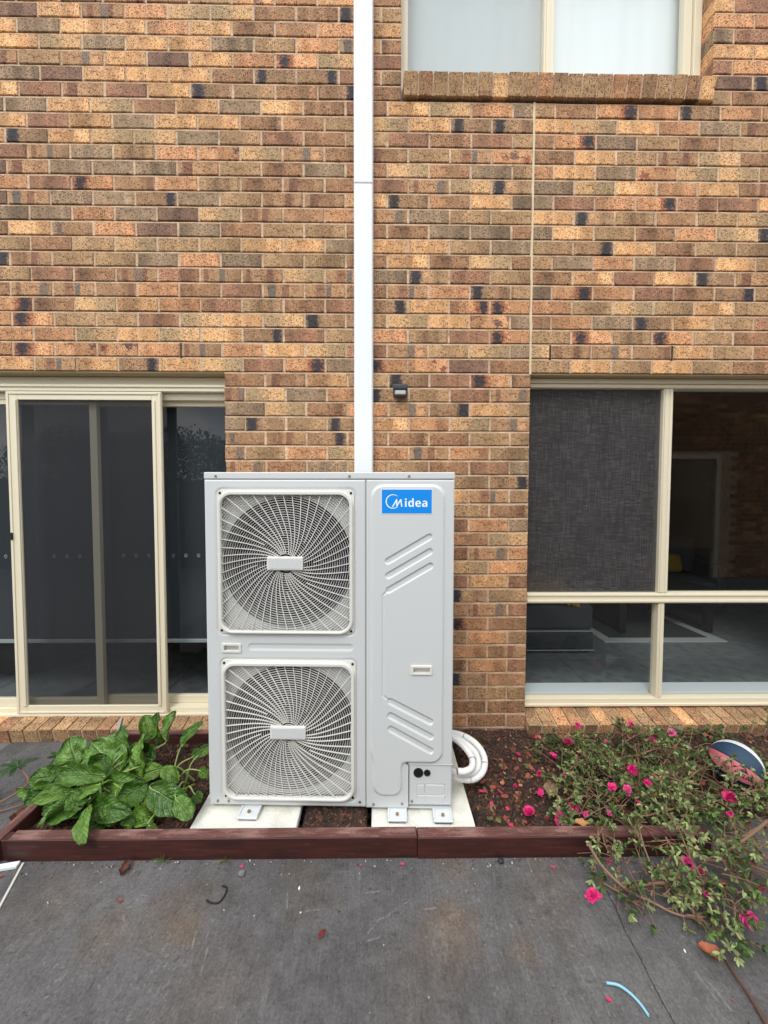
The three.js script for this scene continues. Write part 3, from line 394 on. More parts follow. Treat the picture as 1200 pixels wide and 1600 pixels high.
  const kf = (x, y) => { let z = -0.004; const ln = (v) => { z -= 0.0026 * (1 - sstep(0.0008, 0.0026, v)); }; ln(Math.abs(rr(x, y, 0.957, 0.993, 0.108, 0.158, 0.006))); ln(Math.abs(rr(x, y, 0.993, 1.083, 0.108, 0.159, 0.008))); for (const q of [0.957, 0.993, 1.083]) if (y < 0.105 && y > 0.072) ln(Math.abs(x - q)); return z; };
  mesh('pipe_cover', heightPanel(0.920, 1.1145, 0.062, 0.2565, 0.0016, kf), M.ac, ac).userData.label = 'small cover with two black grommets and knock-out lines';
  mesh('cover_lip', rbox(0.918, 1.1165, 0.2535, 0.2585, -0.02, 0.001, 0.0015), M.acLight, ac);
  for (const [x, r] of [[0.962, 0.0195], [1.002, 0.0125]]) { const g = new THREE.TorusGeometry(r, 0.003, 8, 28); g.translate(x, 0.215, -0.002); const t = mesh('grommet', g, M.rubber, ac); const c = new THREE.CircleGeometry(r, 28); c.translate(x, 0.215, -0.0025); mesh('grommet_plug', c, M.rubber, t); }
  // handles: recessed trays with a raised rim
  const handle = (x0, x1, y0, y1, z) => { const s = new THREE.Shape(); rrShape(s, x0, x1, y0, y1, 0.004); const h = new THREE.Path(); rrShape(h, x0 + 0.008, x1 - 0.008, y0 + 0.007, y1 - 0.007, 0.003); s.holes.push(h); const g = new THREE.ExtrudeGeometry(s, { depth: 0.004, bevelEnabled: true, bevelThickness: 0.0015, bevelSize: 0.0015, bevelSegments: 2 }); g.translate(0, 0, z); const m = mesh('handle', g, M.acPlastic, ac); const t = [box(x0 + 0.007, x1 - 0.007, y0 + 0.006, y1 - 0.006, z - 0.02, z - 0.019), box(x0 + 0.006, x1 - 0.006, y0 + 0.004, y0 + 0.007, z - 0.02, z), box(x0 + 0.006, x1 - 0.006, y1 - 0.007, y1 - 0.004, z - 0.02, z), box(x0 + 0.004, x0 + 0.008, y0 + 0.006, y1 - 0.006, z - 0.02, z), box(x1 - 0.008, x1 - 0.004, y0 + 0.006, y1 - 0.006, z - 0.02, z)]; mesh('handle_tray', mergeGeometries(t), M.acPlastic, m); };
  function rrShape(s, x0, x1, y0, y1, r) { s.moveTo(x0 + r, y0); s.lineTo(x1 - r, y0); s.absarc(x1 - r, y0 + r, r, -Math.PI / 2, 0); s.lineTo(x1, y1 - r); s.absarc(x1 - r, y1 - r, r, 0, Math.PI / 2); s.lineTo(x0 + r, y1); s.absarc(x0 + r, y1 - r, r, Math.PI / 2, Math.PI); s.lineTo(x0, y0 + r); s.absarc(x0 + r, y0 + r, r, Math.PI, Math.PI * 1.5); return s; }
  handle(0.07, 0.157, 0.766, 0.805, 0.0005); handle(0.927, 1.019, 0.677, 0.716, 0.0105);
  // casing
  mesh('top_cover', rbox(-0.002, 1.1165, 1.549, 1.58, -0.42, 0.001, 0.005), M.acLight, ac);
  mesh('side_panel', rbox(0.0, 0.006, 0.05, 1.548, -0.405, -0.0185, 0.002), M.ac, ac); mesh('side_panel', rbox(1.1085, 1.1145, 0.05, 1.548, -0.405, -0.0185, 0.002), M.ac, ac);
  mesh('back_coil', box(0.006, 1.108, 0.06, 1.548, -0.405, -0.38), M.acInner, ac); mesh('base_pan', rbox(0.002, 1.112, 0.046, 0.062, -0.405, -0.021, 0.003), M.ac, ac); mesh('divider', box(0.72, 0.7245, 0.062, 1.548, -0.379, -0.021), M.acInner, ac);
  const scr = new THREE.CylinderGeometry(0.0052, 0.006, 0.004, 14); scr.rotateX(Math.PI / 2); const cross = new THREE.BoxGeometry(0.007, 0.0016, 0.001); cross.translate(0, 0, 0.0021); const scg = mergeGeometries([scr, cross]);
  const screw = (x, y, z) => { const m = mesh('screw', scg, M.steel, ac); m.position.set(x, y, z); m.rotation.z = R(3); };
  for (const x of [0.053, 0.65, 0.914]) screw(x, 1.562, 0.0025);
  for (const [x, y] of [[0.04, 0.07], [0.09, 0.07], [0.695, 0.076], [0.758, 0.066], [0.888, 0.07], [0.933, 0.08], [0.91, 0.262]]) screw(x, y, y > 0.075 && x > 0.92 && y < 0.1 ? -0.002 : 0.002);
  // fans behind the grilles
  const bladeGeo = (() => { const out = []; for (let b = 0; b < 3; b++) { const P = [], I = [], nr = 10, na = 12; for (let i = 0; i <= nr; i++) for (let j = 0; j <= na; j++) { const r = lerp(0.055, 0.284, i / nr), a = b * 2.094 + lerp(-0.25, 1.6 + 0.3 * i / nr, j / na) + 0.5 * (i / nr); P.push(r * Math.cos(a), r * Math.sin(a), -0.11 + 0.075 * (j / na - 0.5) * (0.6 + 0.5 * i / nr)); } for (let i = 0; i < nr; i++) for (let j = 0; j < na; j++) { const k = i * (na + 1) + j; I.push(k, k + na + 1, k + na + 2, k, k + na + 2, k + 1); } const g = new THREE.BufferGeometry(); g.setAttribute('position', new THREE.Float32BufferAttribute(P, 3)); g.setIndex(I); g.computeVertexNormals(); out.push(g); } return out; })();
  G.forEach((g, gi) => {
    const cx = (g.x0 + g.x1) / 2, cy = (g.y0 + g.y1) / 2 - 0.006, ix0 = g.x0 + 0.018, ix1 = g.x1 - 0.018, iy0 = g.y0 + 0.013, iy1 = g.y1 - 0.02;
    const gr = new THREE.Group(); gr.name = 'fan_grille'; ac.add(gr);
    const fl = new THREE.Shape(); rrShape(fl, g.x0, g.x1, g.y0, g.y1, 0.022); const h1 = new THREE.Path(); rrShape(h1, ix0, ix1, iy0, iy1, 0.052); fl.holes.push(h1);
    const flg = new THREE.ExtrudeGeometry(fl, { depth: 0.004, bevelEnabled: true, bevelThickness: 0.0015, bevelSize: 0.0015, bevelSegments: 2, curveSegments: 10 }); flg.translate(0, 0, -0.0035); mesh('flange', flg, M.acPlastic, gr);
    const rm = new THREE.Shape(); rrShape(rm, ix0 - 0.013, ix1 + 0.013, iy0 - 0.010, iy1 + 0.015, 0.062); const h2 = new THREE.Path(); rrShape(h2, ix0 + 0.001, ix1 - 0.001, iy0 + 0.001, iy1 - 0.001, 0.05); rm.holes.push(h2);
    const rmg = new THREE.ExtrudeGeometry(rm, { depth: 0.013, bevelEnabled: true, bevelThickness: 0.004, bevelSize: 0.004, bevelOffset: -0.004, bevelSegments: 4, curveSegments: 14 }); rmg.translate(0, 0, 0.002); mesh('rim', rmg, M.acPlastic, gr);
    for (const [sx, sy] of [[g.x0 + 0.013, g.y1 - 0.013], [g.x1 - 0.013, g.y1 - 0.013], [g.x0 + 0.013, g.y0 + 0.013], [g.x1 - 0.013, g.y0 + 0.013]]) { const m = mesh('corner_screw', scg, M.rubber, gr); m.position.set(sx, sy, 0.003); }
    // concentric rings and curved spokes
    const P = [], I = []; const inside = (x, y) => rr(x, y, ix0 - 0.002, ix1 + 0.002, iy0 - 0.002, iy1 + 0.002, 0.052) < 0;
    const wire = (pts, w, z0, z1) => { if (pts.length < 2) return; const k0 = P.length / 3, zm = (z0 + z1) / 2; for (let i = 0; i < pts.length; i++) { const a = pts[Math.max(i - 1, 0)], b = pts[Math.min(i + 1, pts.length - 1)], l = Math.hypot(b[0] - a[0], b[1] - a[1]) || 1, nx = -(b[1] - a[1]) / l * w / 2, ny = (b[0] - a[0]) / l * w / 2, [x, y] = pts[i]; P.push(x + nx, y + ny, zm, x, y, z1, x - nx, y - ny, zm, x, y, z0); } for (let i = 0; i + 1 < pts.length; i++) for (let s = 0; s < 4; s++) { const a = k0 + i * 4 + s, b = k0 + i * 4 + (s + 1) % 4; I.push(a, b, b + 4, a, b + 4, a + 4); } };
    const ribbon = (pts, w, z0, z1) => { if (pts.length < 2) return; const k0 = P.length / 3; for (let i = 0; i < pts.length; i++) { const a = pts[Math.max(i - 1, 0)], b = pts[Math.min(i + 1, pts.length - 1)], l = Math.hypot(b[0] - a[0], b[1] - a[1]) || 1, nx = -(b[1] - a[1]) / l * w / 2, ny = (b[0] - a[0]) / l * w / 2, [x, y] = pts[i]; P.push(x + nx, y + ny, z0, x + nx, y + ny, z1, x - nx, y - ny, z1, x - nx, y - ny, z0); } for (let i = 0; i + 1 < pts.length; i++) for (let s = 0; s < 4; s++) { const a = k0 + i * 4 + s, b = k0 + i * 4 + (s + 1) % 4; I.push(a, b, b + 4, a, b + 4, a + 4); } };
    const mk = (name, mat) => { const q = new THREE.BufferGeometry(); q.setAttribute('position', new THREE.Float32BufferAttribute(P.splice(0), 3)); q.setIndex(I.splice(0)); const n = q.toNonIndexed(); n.computeVertexNormals(); const m = mesh(name, n, mat, gr); m.userData.kind = 'stuff'; return m; };
    for (let k = 0; k < 37; k++) { const r = 0.034 + k * 0.0104; let run = []; const nS = 140; let start = 0; for (let s = 0; s < nS; s++) if (!inside(cx + r * Math.cos(s / nS * 2 * Math.PI), cy + r * Math.sin(s / nS * 2 * Math.PI))) { start = s; break; } for (let q = 0; q <= nS; q++) { const a = (start + q) / nS * 2 * Math.PI, x = cx + r * Math.cos(a), y = cy + r * Math.sin(a); if (inside(x, y)) run.push([x, y]); else { wire(run, 0.0029, -0.001, 0.0045); run = []; } } wire(run, 0.0029, -0.001, 0.0045); }
    mk('ring_wires', M.acPlastic);
    for (let k = 0; k < 48; k++) { const a0 = k / 48 * 2 * Math.PI + (gi ? 0.03 : 0), r0 = k % 6 === 3 ? 0.125 : 0.045, pts = []; for (let r = r0; r < 0.46; r += 0.008) { const a = a0 + 0.78 * (1 - Math.exp(-r / 0.15)), x = cx + r * Math.cos(a), y = cy + r * Math.sin(a); if (!inside(x, y)) break; pts.push([x, y]); } ribbon(pts, 0.0029, 0.0035, 0.0092); }
    mk('spoke_wires', M.acPlastic);
    mesh('badge_plate', rbox(cx - 0.081, cx + 0.081, cy - 0.028, cy + 0.034, 0.006, 0.02, 0.006), M.acPlastic, gr); mesh('badge_inset', rbox(cx - 0.071, cx + 0.071, cy - 0.02, cy + 0.026, 0.0195, 0.0212, 0.0008), M.acLight, gr);
    const bm = new THREE.Shape(); rrShape(bm, g.x0 + 0.004, g.x1 - 0.004, g.y0 + 0.004, g.y1 - 0.004, 0.01); const bh = new THREE.Path(); bh.absarc(cx, cy, 0.3, 0, Math.PI * 2, true); bm.holes.push(bh); const bg = new THREE.ExtrudeGeometry(bm, { depth: 0.006, bevelEnabled: false, curveSegments: 40 }); bg.translate(0, 0, -0.034); mesh('bell_mouth', bg, M.acLight, ac);
    const cyl = new THREE.CylinderGeometry(0.3, 0.28, 0.09, 56, 1, true); cyl.rotateX(Math.PI / 2); cyl.translate(cx, cy, -0.08); mesh('shroud', cyl, M.acInner, ac);
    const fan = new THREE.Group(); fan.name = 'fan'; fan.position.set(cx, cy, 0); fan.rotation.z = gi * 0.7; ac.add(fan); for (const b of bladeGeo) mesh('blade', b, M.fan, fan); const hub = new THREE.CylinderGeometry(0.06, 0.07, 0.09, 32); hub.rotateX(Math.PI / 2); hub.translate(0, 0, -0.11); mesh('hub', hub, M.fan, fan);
  });
  // maker's plate
  const cv = document.createElement('canvas'); cv.width = 1024; cv.height = 490; const c = cv.getContext('2d'); c.fillStyle = '#0a8ff0'; c.fillRect(0, 0, 1024, 490); const S = 1024 / 587; c.strokeStyle = c.fillStyle = '#f2fbff'; c.lineCap = 'round'; c.lineJoin = 'round';
  const X = (x) => (x - 275) * S, Yy = (y) => (y - 185) * S;
  for (let a = -52; a > -310; a -= 3) { const t = (-a - 52) / 258; c.lineWidth = (7 + 9 * Math.sin(Math.PI * t)) * S * 0.8; c.beginPath(); c.arc(X(407), Yy(325), 80 * S, a * D2R, (a - 4) * D2R, true); c.stroke(); }
  c.lineWidth = 15 * S; c.beginPath(); c.moveTo(X(404), Yy(385)); c.lineTo(X(450), Yy(303)); c.lineTo(X(452), Yy(378)); c.lineTo(X(498), Yy(303)); c.lineTo(X(510), Yy(381)); c.stroke();
  c.font = 'bold 220px sans-serif'; c.textBaseline = 'alphabetic'; const tw = c.measureText('idea').width; c.save(); c.translate(X(536), Yy(388)); c.scale(284 * S / tw, 1.0 * 100 * S / (220 * 0.76)); c.fillText('idea', 0, 0); c.restore();
  const lt = new THREE.CanvasTexture(cv); lt.colorSpace = THREE.SRGBColorSpace;
  const lp = mesh('maker_plate', rbox(0.791, 1.017, 1.395, 1.506, 0.0095, 0.0112, 0.0006), M.pvc, ac); const lg = new THREE.PlaneGeometry(0.22, 0.105); lg.translate(0.904, 1.4505, 0.0116); mesh('plate_print', lg, std({ map: lt, roughness: 0.35 }), lp);
  // feet
  for (const [x0, x1] of [[0.152, 0.242], [0.823, 0.909], [1.026, 1.112]]) { const f = new THREE.Group(); f.name = 'foot'; ac.add(f);
    mesh('foot_channel', rbox(x0, x1, 0.036, 0.0455, -0.38, 0.064, 0.003), M.galv, f); mesh('foot_flange', rbox(x0, x0 + 0.008, 0.036, 0.052, -0.0, 0.055, 0.002), M.galv, f); mesh('foot_flange', rbox(x1 - 0.008, x1, 0.036, 0.052, -0.0, 0.055, 0.002), M.galv, f);
    mesh('rubber_pad', rbox(x0 + 0.006, x1 - 0.006, 0.0295, 0.0355, -0.36, 0.06, 0.002), M.rubber, f);
    const xm = (x0 + x1) / 2, w = new THREE.CylinderGeometry(0.013, 0.013, 0.003, 20); w.translate(xm, 0.0468, 0.036); mesh('washer', w, M.galv, f); const b = new THREE.CylinderGeometry(0.0075, 0.0075, 0.008, 6); b.translate(xm, 0.052, 0.036); mesh('bolt', b, std({ color: '#a08a52', metalness: 0.6, roughness: 0.5 }), f); }
}
// slabs under the unit
const slabMat = std({ map: dataTex(512, 512, (i, j) => { const k = 0.97 + 0.1 * tn(i, j, 512, 180) + 0.1 * (tn(i, j, 512, 14) - 0.5), s = sstep(0.6, 0.8, tn(i + 40, j, 512, 6)) * 0.35; return mix3([222 * k, 220 * k, 208 * k], [196 * k, 186 * k, 158 * k], s); }), roughness: 0.85, bumpMap: rough, bumpScale: 0.0012 });
for (const [x0, x1, l, hole] of [[-0.826, -0.361, 'white slab under the left foot of the air conditioner'], [-0.034, 0.424, 'white slab under the two right feet of the air conditioner']]) { const m = mesh('mounting_slab', uvMetres(rbox(x0, x1, -0.03, 0.029, 0.09, 0.679, 0.006), 1.7), slabMat); tag(m, l, 'slab', 'slabs under the air conditioner'); }
// coiled hose
{ const h = thing('coiled_hose', 'white insulated hose coiled beside the lower right of the air conditioner', 'hose');
  mesh('outer_coil', tube([[0.28, 0.19, 0.26], [0.36, 0.212, 0.3], [0.44, 0.218, 0.34], [0.5, 0.2, 0.385], [0.527, 0.165, 0.43], [0.51, 0.13, 0.475], [0.46, 0.112, 0.505], [0.4, 0.108, 0.5], [0.33, 0.1, 0.45]], 0.0162, 60, 12), M.foam, h);
  mesh('middle_coil', tube([[0.3, 0.2, 0.3], [0.38, 0.224, 0.35], [0.44, 0.215, 0.4], [0.482, 0.19, 0.44], [0.487, 0.155, 0.47], [0.45, 0.135, 0.5], [0.4, 0.13, 0.5], [0.33, 0.12, 0.45]], 0.0158, 60, 12), M.foam, h);
  mesh('inner_coil', tube([[0.3, 0.25, 0.34], [0.38, 0.24, 0.39], [0.43, 0.22, 0.44], [0.452, 0.198, 0.49], [0.437, 0.187, 0.535], [0.40, 0.184, 0.555], [0.366, 0.188, 0.56]], 0.0152, 50, 12), M.foam, h);
  const e = new THREE.CylinderGeometry(0.011, 0.011, 0.003, 20); e.rotateZ(Math.PI / 2 + 0.1); e.translate(0.364, 0.188, 0.56); mesh('open_end', e, M.copper, h);
  const tie = (p, n, r) => { const g = new THREE.TorusGeometry(r, 0.0012, 6, 28); const o = new THREE.Object3D(); o.position.set(...p); o.lookAt(p[0] + n[0], p[1] + n[1], p[2] + n[2]); o.updateMatrix(); g.applyMatrix4(o.matrix); mesh('cable_tie', g, M.black, h); };
  tie([0.445, 0.2175, 0.345], [1, 0, 0.7], 0.0172); tie([0.52, 0.15, 0.45], [-0.1, -0.6, 0.7], 0.0175); tie([0.44, 0.11, 0.505], [1, 0, 0], 0.0172); tie([0.452, 0.198, 0.49], [0, -0.4, 1], 0.0163); }

// ---------------------------------------------------------------- timber edging
const woodTex = dataTex(1024, 512, (i, j) => { const g = fbm(i / 120, j / 5, 4), f = vn(i / 24, j / 1.4), b = fbm(i / 160 + 30, j / 60, 3), k = 0.62 + 0.5 * g + 0.14 * (f - 0.5) + 0.5 * (b - 0.5); const pale = sstep(0.66, 0.8, fbm(i / 40 + 60, j / 26 + 9, 4)); return mix3([74 * k, 34 * k, 28 * k], [120 * k, 92 * k, 86 * k], pale * 0.25); });
const woodTopTex = dataTex(1024, 512, (i, j) => { const g = fbm(i / 90, j / 5, 4), f = vn(i / 20, j / 1.4), b = fbm(i / 110 + 30, j / 40, 4), k = 0.72 + 0.4 * g + 0.16 * (f - 0.5) + 0.4 * (b - 0.5); const d = sstep(0.45, 0.65, b + (vn(i / 4, j / 4) - 0.5) * 0.4); return mix3([112 * k, 70 * k, 62 * k], [150 * k, 124 * k, 116 * k], d * 0.5); });
const woodM = std({ map: woodTex, bumpMap: woodTex, bumpScale: 0.0015, roughness: 0.6 }), woodTopM = std({ map: woodTopTex, bumpMap: woodTopTex, bumpScale: 0.0015, roughness: 0.85 });
{ const e = thing('garden_edging', 'low dark red-brown timber edging around the garden bed', 'garden edging');
  const board = (x0, x1, z0, z1, yt = 0.087, y0 = -0.03, lbl) => { const g = uvMetres(rbox(x0, x1, y0, yt, z0, z1, 0.004), 1); const p = g.attributes.position, uv = g.attributes.uv, n = g.attributes.normal; const along = (x1 - x0) > (z1 - z0); for (let i = 0; i < p.count; i++) { const u = along ? p.getX(i) : p.getZ(i), v = Math.abs(n.getY(i)) > 0.6 ? (along ? p.getZ(i) : p.getX(i)) : p.getY(i); uv.setXY(i, u / 1.1 + x0, v / 0.25 + 0.3 * z0); } const m = mesh('board', g, woodM, e); if (lbl) m.userData.label = lbl;
    const t = new THREE.PlaneGeometry(x1 - x0 - 0.008, z1 - z0 - 0.008); t.rotateX(-Math.PI / 2); t.translate((x0 + x1) / 2, yt + 0.0006, (z0 + z1) / 2); const tp = t.attributes.position, tu = t.attributes.uv; for (let i = 0; i < 4; i++) { const u = along ? tp.getX(i) : tp.getZ(i), v = along ? tp.getZ(i) : tp.getX(i); tu.setXY(i, u / 0.9, v / 0.3); } mesh('weathered_top', t, woodTopM, m); };
  board(-1.5, 0.1555, 0.742, 0.795, 0.087, -0.03, 'long left front board'); board(0.157, 1.365, 0.744, 0.799, 0.086, -0.03, 'right front board with paler chips'); board(-1.575, -1.528, 0.06, 0.82, 0.084, -0.03); board(-1.525, -0.7, 0.062, 0.105, 0.09, -0.03);
  mesh('corner_post', rbox(-1.5275, -1.5015, -0.03, 0.083, 0.746, 0.79, 0.003), woodM, e);
  const br = new THREE.BoxGeometry(0.012, 0.09, 0.02); br.rotateX(-0.5); br.translate(-1.545, 0.1, 0.05); mesh('corner_bracket', br, M.steel, e); }

// ---------------------------------------------------------------- mulch, litter
const dummy = new THREE.Object3D();
function scatter(name, label, geo, mat, list, cat) { const im = new THREE.InstancedMesh(geo, mat, list.length); im.name = nm(name); list.forEach((o, i) => { dummy.position.set(...o.p); dummy.rotation.set(...o.r); dummy.scale.set(...o.s); dummy.updateMatrix(); im.setMatrixAt(i, dummy.matrix); im.setColorAt(i, o.c); }); im.userData = { label, category: cat, kind: 'stuff' }; scene.add(im); return im; }
const col = (r, g, b) => new THREE.Color().setRGB(r / 255, g / 255, b / 255, THREE.SRGBColorSpace);
const jit = (a, d) => { const k = R(1 - d, 1 + d); return col(a[0] * k, a[1] * k, a[2] * k); };
{
  const chip = new THREE.IcosahedronGeometry(1, 0); const wm = std({ color: '#ffffff', roughness: 1 });
  const L = []; for (let i = 0; i < 9000; i++) { const bed = rnd() < 0.82, x = bed ? R(-1.5, 1.36) : R(1.42, 2.6), z = bed ? R(0.02, 0.735) : R(0.02, 0.6), s = R(0.002, 0.0075) * (rnd() < 0.12 ? 1.6 : 1); if (onSlab(x, z)) continue; const t = rnd(); const base = t < 0.62 ? [70, 50, 40] : t < 0.84 ? [104, 68, 48] : t < 0.94 ? [134, 100, 68] : [62, 58, 54]; L.push({ p: [x, soilH(x, z) + (bed ? 0 : -0.01) + s * 0.25, z], r: [R(6), R(6), R(6)], s: [s * R(0.8, 2.4), s * R(0.35, 0.8), s], c: jit(base, 0.35) }); }
  scatter('mulch', 'coarse brown mulch and clods over the garden soil', chip, wm, L, 'mulch');
  const pg = new THREE.PlaneGeometry(1, 1, 4, 4); { const p = pg.attributes.position; for (let i = 0; i < p.count; i++) { const x = p.getX(i), y = p.getY(i); p.setXYZ(i, x * (1 - 1.1 * y * y) , y, 0.5 * x * x + 0.35 * y * y); } pg.rotateX(-Math.PI / 2); pg.computeVertexNormals(); }
  const lm = std({ color: '#ffffff', roughness: 0.9, side: THREE.DoubleSide });
  const F = []; for (let i = 0; i < 430; i++) { const x = rnd() < 0.75 ? R(0.5, 1.36) : R(1.42, 2.4), z = R(0.04, 0.73); const dens = fbm(x * 3.3, z * 3.3 + 8, 2); if (dens < 0.36 + R(0, 0.2) && x < 1.2) continue; const s = R(0.008, 0.024), t = rnd(), base = t < 0.3 ? [150, 84, 64] : t < 0.55 ? [120, 66, 50] : t < 0.68 ? [190, 130, 96] : t < 0.8 ? [180, 52, 84] : t < 0.9 ? [92, 92, 52] : [110, 90, 62]; F.push({ p: [x, soilH(x, z) + 0.006, z], r: [R(-0.7, 0.7), R(6), R(-0.7, 0.7)], s: [s, s, s * R(0.8, 1.8)], c: jit(base, 0.2) }); }
  scatter('leaf_litter', 'dried petals and brown leaf litter scattered over the right of the bed', pg, lm, F, 'leaf litter');
  const D = []; for (let i = 0; i < 330; i++) { const near = rnd() < 0.72, x = R(-1.5, 1.6), z = near ? 0.803 + Math.pow(rnd(), 2) * 0.06 : R(0.82, 1.5), s = R(0.0014, 0.004), t = rnd(), base = t < 0.3 ? [170, 160, 142] : t < 0.65 ? [92, 70, 56] : t < 0.72 ? [206, 204, 198] : t < 0.74 ? [190, 60, 90] : [120, 100, 76]; D.push({ p: [x, 0.001 + s * 0.4, z], r: [R(6), R(6), R(6)], s: [s * R(0.8, 1.8), s * 0.6, s], c: jit(base, 0.2) }); }
  scatter('paving_grit', 'grit and crumbs swept against the timber edging', chip, wm, D, 'grit');
  // single petals on the paving
  const petalSpots = [[0.093, 0.826], [-0.545, 0.83], [-0.94, 0.955], [0.672, 1.245], [0.94, 0.86], [0.69, 0.845], [-1.46, 0.86]];
  const pm = std({ color: '#c8325f', roughness: 0.7 }), pb = std({ color: '#8a3d30', roughness: 0.9 });
  petalSpots.forEach(([x, z], i) => { const m = mesh('fallen_petal', pg, i % 4 === 2 ? pb : pm); m.position.set(x, 0.004, z); m.rotation.y = R(6); m.scale.set(0.011, 0.01, 0.014); tag(m, 'tiny pink petal lying loose on the grey paving', 'petal', 'loose petals on the paving'); });
  const dl = (x, y, z, s, c, label, cat = 'dry leaf', tw = 0.8) => { const g = new THREE.PlaneGeometry(1, 1, 10, 12), p = g.attributes.position; const o = R(50); for (let i = 0; i < p.count; i++) { const u = p.getX(i) * 2, v = p.getY(i) * 2, n = fbm(u * 1.6 + o, v * 1.6, 3); p.setXYZ(i, u * 0.5 * Math.sqrt(Math.max(0.02, 1 - v * v)) * (0.8 + 0.5 * (vn(v * 5 + o, 3) - 0.5)), v * 0.5, (n - 0.5) * 0.5 * tw + 0.28 * u * u * tw); } g.rotateX(-Math.PI / 2); g.computeVertexNormals(); const m = mesh('dry_leaf', g, std({ color: c, roughness: 0.85, side: THREE.DoubleSide })); m.position.set(x, y, z); m.rotation.y = R(6); m.scale.set(s * 0.65, s * 0.8, s); return tag(m, label, cat); };
  dl(1.058, 0.012, 1.141, 0.055, '#b06a4c', 'crumpled orange brown leaf on paving below the cuttings', 'dry leaf', 1.5); dl(0.829, 0.05, 0.511, 0.1, '#8a7558', 'broad tan dry leaf on the bare soil'); dl(-1.636, 0.016, 0.594, 0.09, '#6e3f2a', 'curled brown leaf on paving left of the bed'); dl(-1.0, 0.008, 0.835, 0.06, '#5c3a2c', 'flat dark brown leaf against the left front board'); dl(-0.19, 0.01, 1.075, 0.03, '#7a2f2c', 'small dark red crumpled leaf in the middle of the paving'); dl(0.88, 0.05, 0.70, 0.06, '#c2925c', 'pale orange faded bloom by the front board'); dl(1.27, 0.03, 0.955, 0.07, '#7c5136', 'brown leaf under the cuttings on the paving');
  // oddments on the paving
  tag(mesh('plastic_tube', tube([[0.687, 0.006, 1.208], [0.721, 0.006, 1.215], [0.743, 0.006, 1.234], [0.756, 0.006, 1.256], [0.763, 0.006, 1.283]], 0.0038, 30, 10), std({ color: '#8fc4d4', roughness: 0.4 })), 'short pale blue curved plastic tube on the paving', 'tube');
  tag(mesh('cable_tie', tube([[-0.629, 0.004, 0.954], [-0.606, 0.005, 0.965], [-0.579, 0.004, 0.963], [-0.567, 0.006, 0.936], [-0.571, 0.006, 0.913], [-0.592, 0.004, 0.903]], 0.0026, 40, 6), M.black), 'bent black cable tie lying on the paving', 'cable tie');
  tag(mesh('brown_stick', taperTube([[1.105, 0.012, 1.14], [1.099, 0.012, 1.152], [1.089, 0.012, 1.201], [1.088, 0.01, 1.242], [1.077, 0.008, 1.304], [1.06, 0.007, 1.38]], 0.0035, 0.0065, 24, 7), std({ color: '#5e4236', roughness: 0.9 })), 'straight brown stick on the paving at the right', 'stick');
  tag(mesh('joint_strip', rbox(-0.004, 0.004, -0.004, 0.005, 0, 0.6, 0.001).rotateY(0.391).translate(-1.426, 0, 0.803), std({ color: '#c9c6bb', roughness: 0.8 })), 'thin pale strip set in the paving at the left', 'joint strip');
  tag(mesh('offcut', rbox(-0.11, 0.005, 0.001, 0.012, -0.012, 0.012, 0.001).rotateY(0.2).translate(-1.44, 0, 0.815), M.pvc), 'white plastic offcut by the left corner of the edging', 'offcut');
  const pb2 = new THREE.IcosahedronGeometry(0.012, 1); { const p = pb2.attributes.position; for (let i = 0; i < p.count; i++) { const k = 0.8 + 0.4 * vn(p.getX(i) * 300 + 9, p.getY(i) * 300 + p.getZ(i) * 200); p.setXYZ(i, p.getX(i) * k, p.getY(i) * k * 0.8, p.getZ(i) * k); } pb2.computeVertexNormals(); }
  tag(Object.assign(mesh('pebble', pb2, std({ color: '#6f7276', roughness: 0.8 }))), 'grey pebble on the paving near the black cable tie', 'pebble').position.set(-0.535, 0.008, 0.86);
  tag(mesh('dark_pebble', pb2, std({ color: '#2a2c2e', roughness: 0.6 })), 'dark round pebble against the right front board', 'pebble').position.set(0.49, 0.009, 0.82);
  const gv = []; for (let i = 0; i < 14; i++) { const a = R(-1.3, 1.3), l = R(0.03, 0.06); gv.push(taperTube([[R(-0.008, 0.008), 0, 0], [Math.sin(a) * l * 0.5, l * 0.35, R(0.01)], [Math.sin(a) * l, l * (0.2 + 0.5 * Math.cos(a)), R(0.03)]], 0.0012, 0.0003, 8, 4)); }
  for (const [x, l] of [[-0.87, 'small tuft of grass at the foot of the left front board'], [-0.62, 'tiny grass sprout against the front board under the left fan']]) { const m = mesh('grass_tuft', mergeGeometries(gv), std({ color: '#5f7a36', roughness: 0.8 })); m.position.set(x, 0, 0.803); if (x > -0.7) m.scale.setScalar(0.6); tag(m, l, 'grass'); }
}

// ---------------------------------------------------------------- silverbeet
const beetTex = dataTex(256, 512, (i, j) => { const s = (i / 255 - 0.5) * 2, t = j / 511; let vein = 1 - sstep(0.02, 0.055 + 0.03 * (1 - t), Math.abs(s)); const lat = Math.abs(((t - Math.abs(s) * 0.34) * 9 + 0.25 * (fbm(i / 40, j / 40, 2) - 0.5)) % 1 - 0.5) * 2; vein = Math.max(vein, 0.45 * (1 - sstep(0.0, 0.22, lat)) * (1 - 0.5 * Math.abs(s))); vein = Math.max(vein, 0.28 * sstep(0.55, 0.72, Math.abs(fbm(i / 12, j / 12, 3) - 0.5) * 3 < 0.16 ? 1 : 0)); const n = fbm(i / 50 + 9, j / 60, 4), f = vn(i / 3, j / 3), k = 0.7 + 0.5 * n + 0.12 * f; return mix3([92 * k, 128 * k, 55 * k], [152, 172, 102], vein * 0.5); });
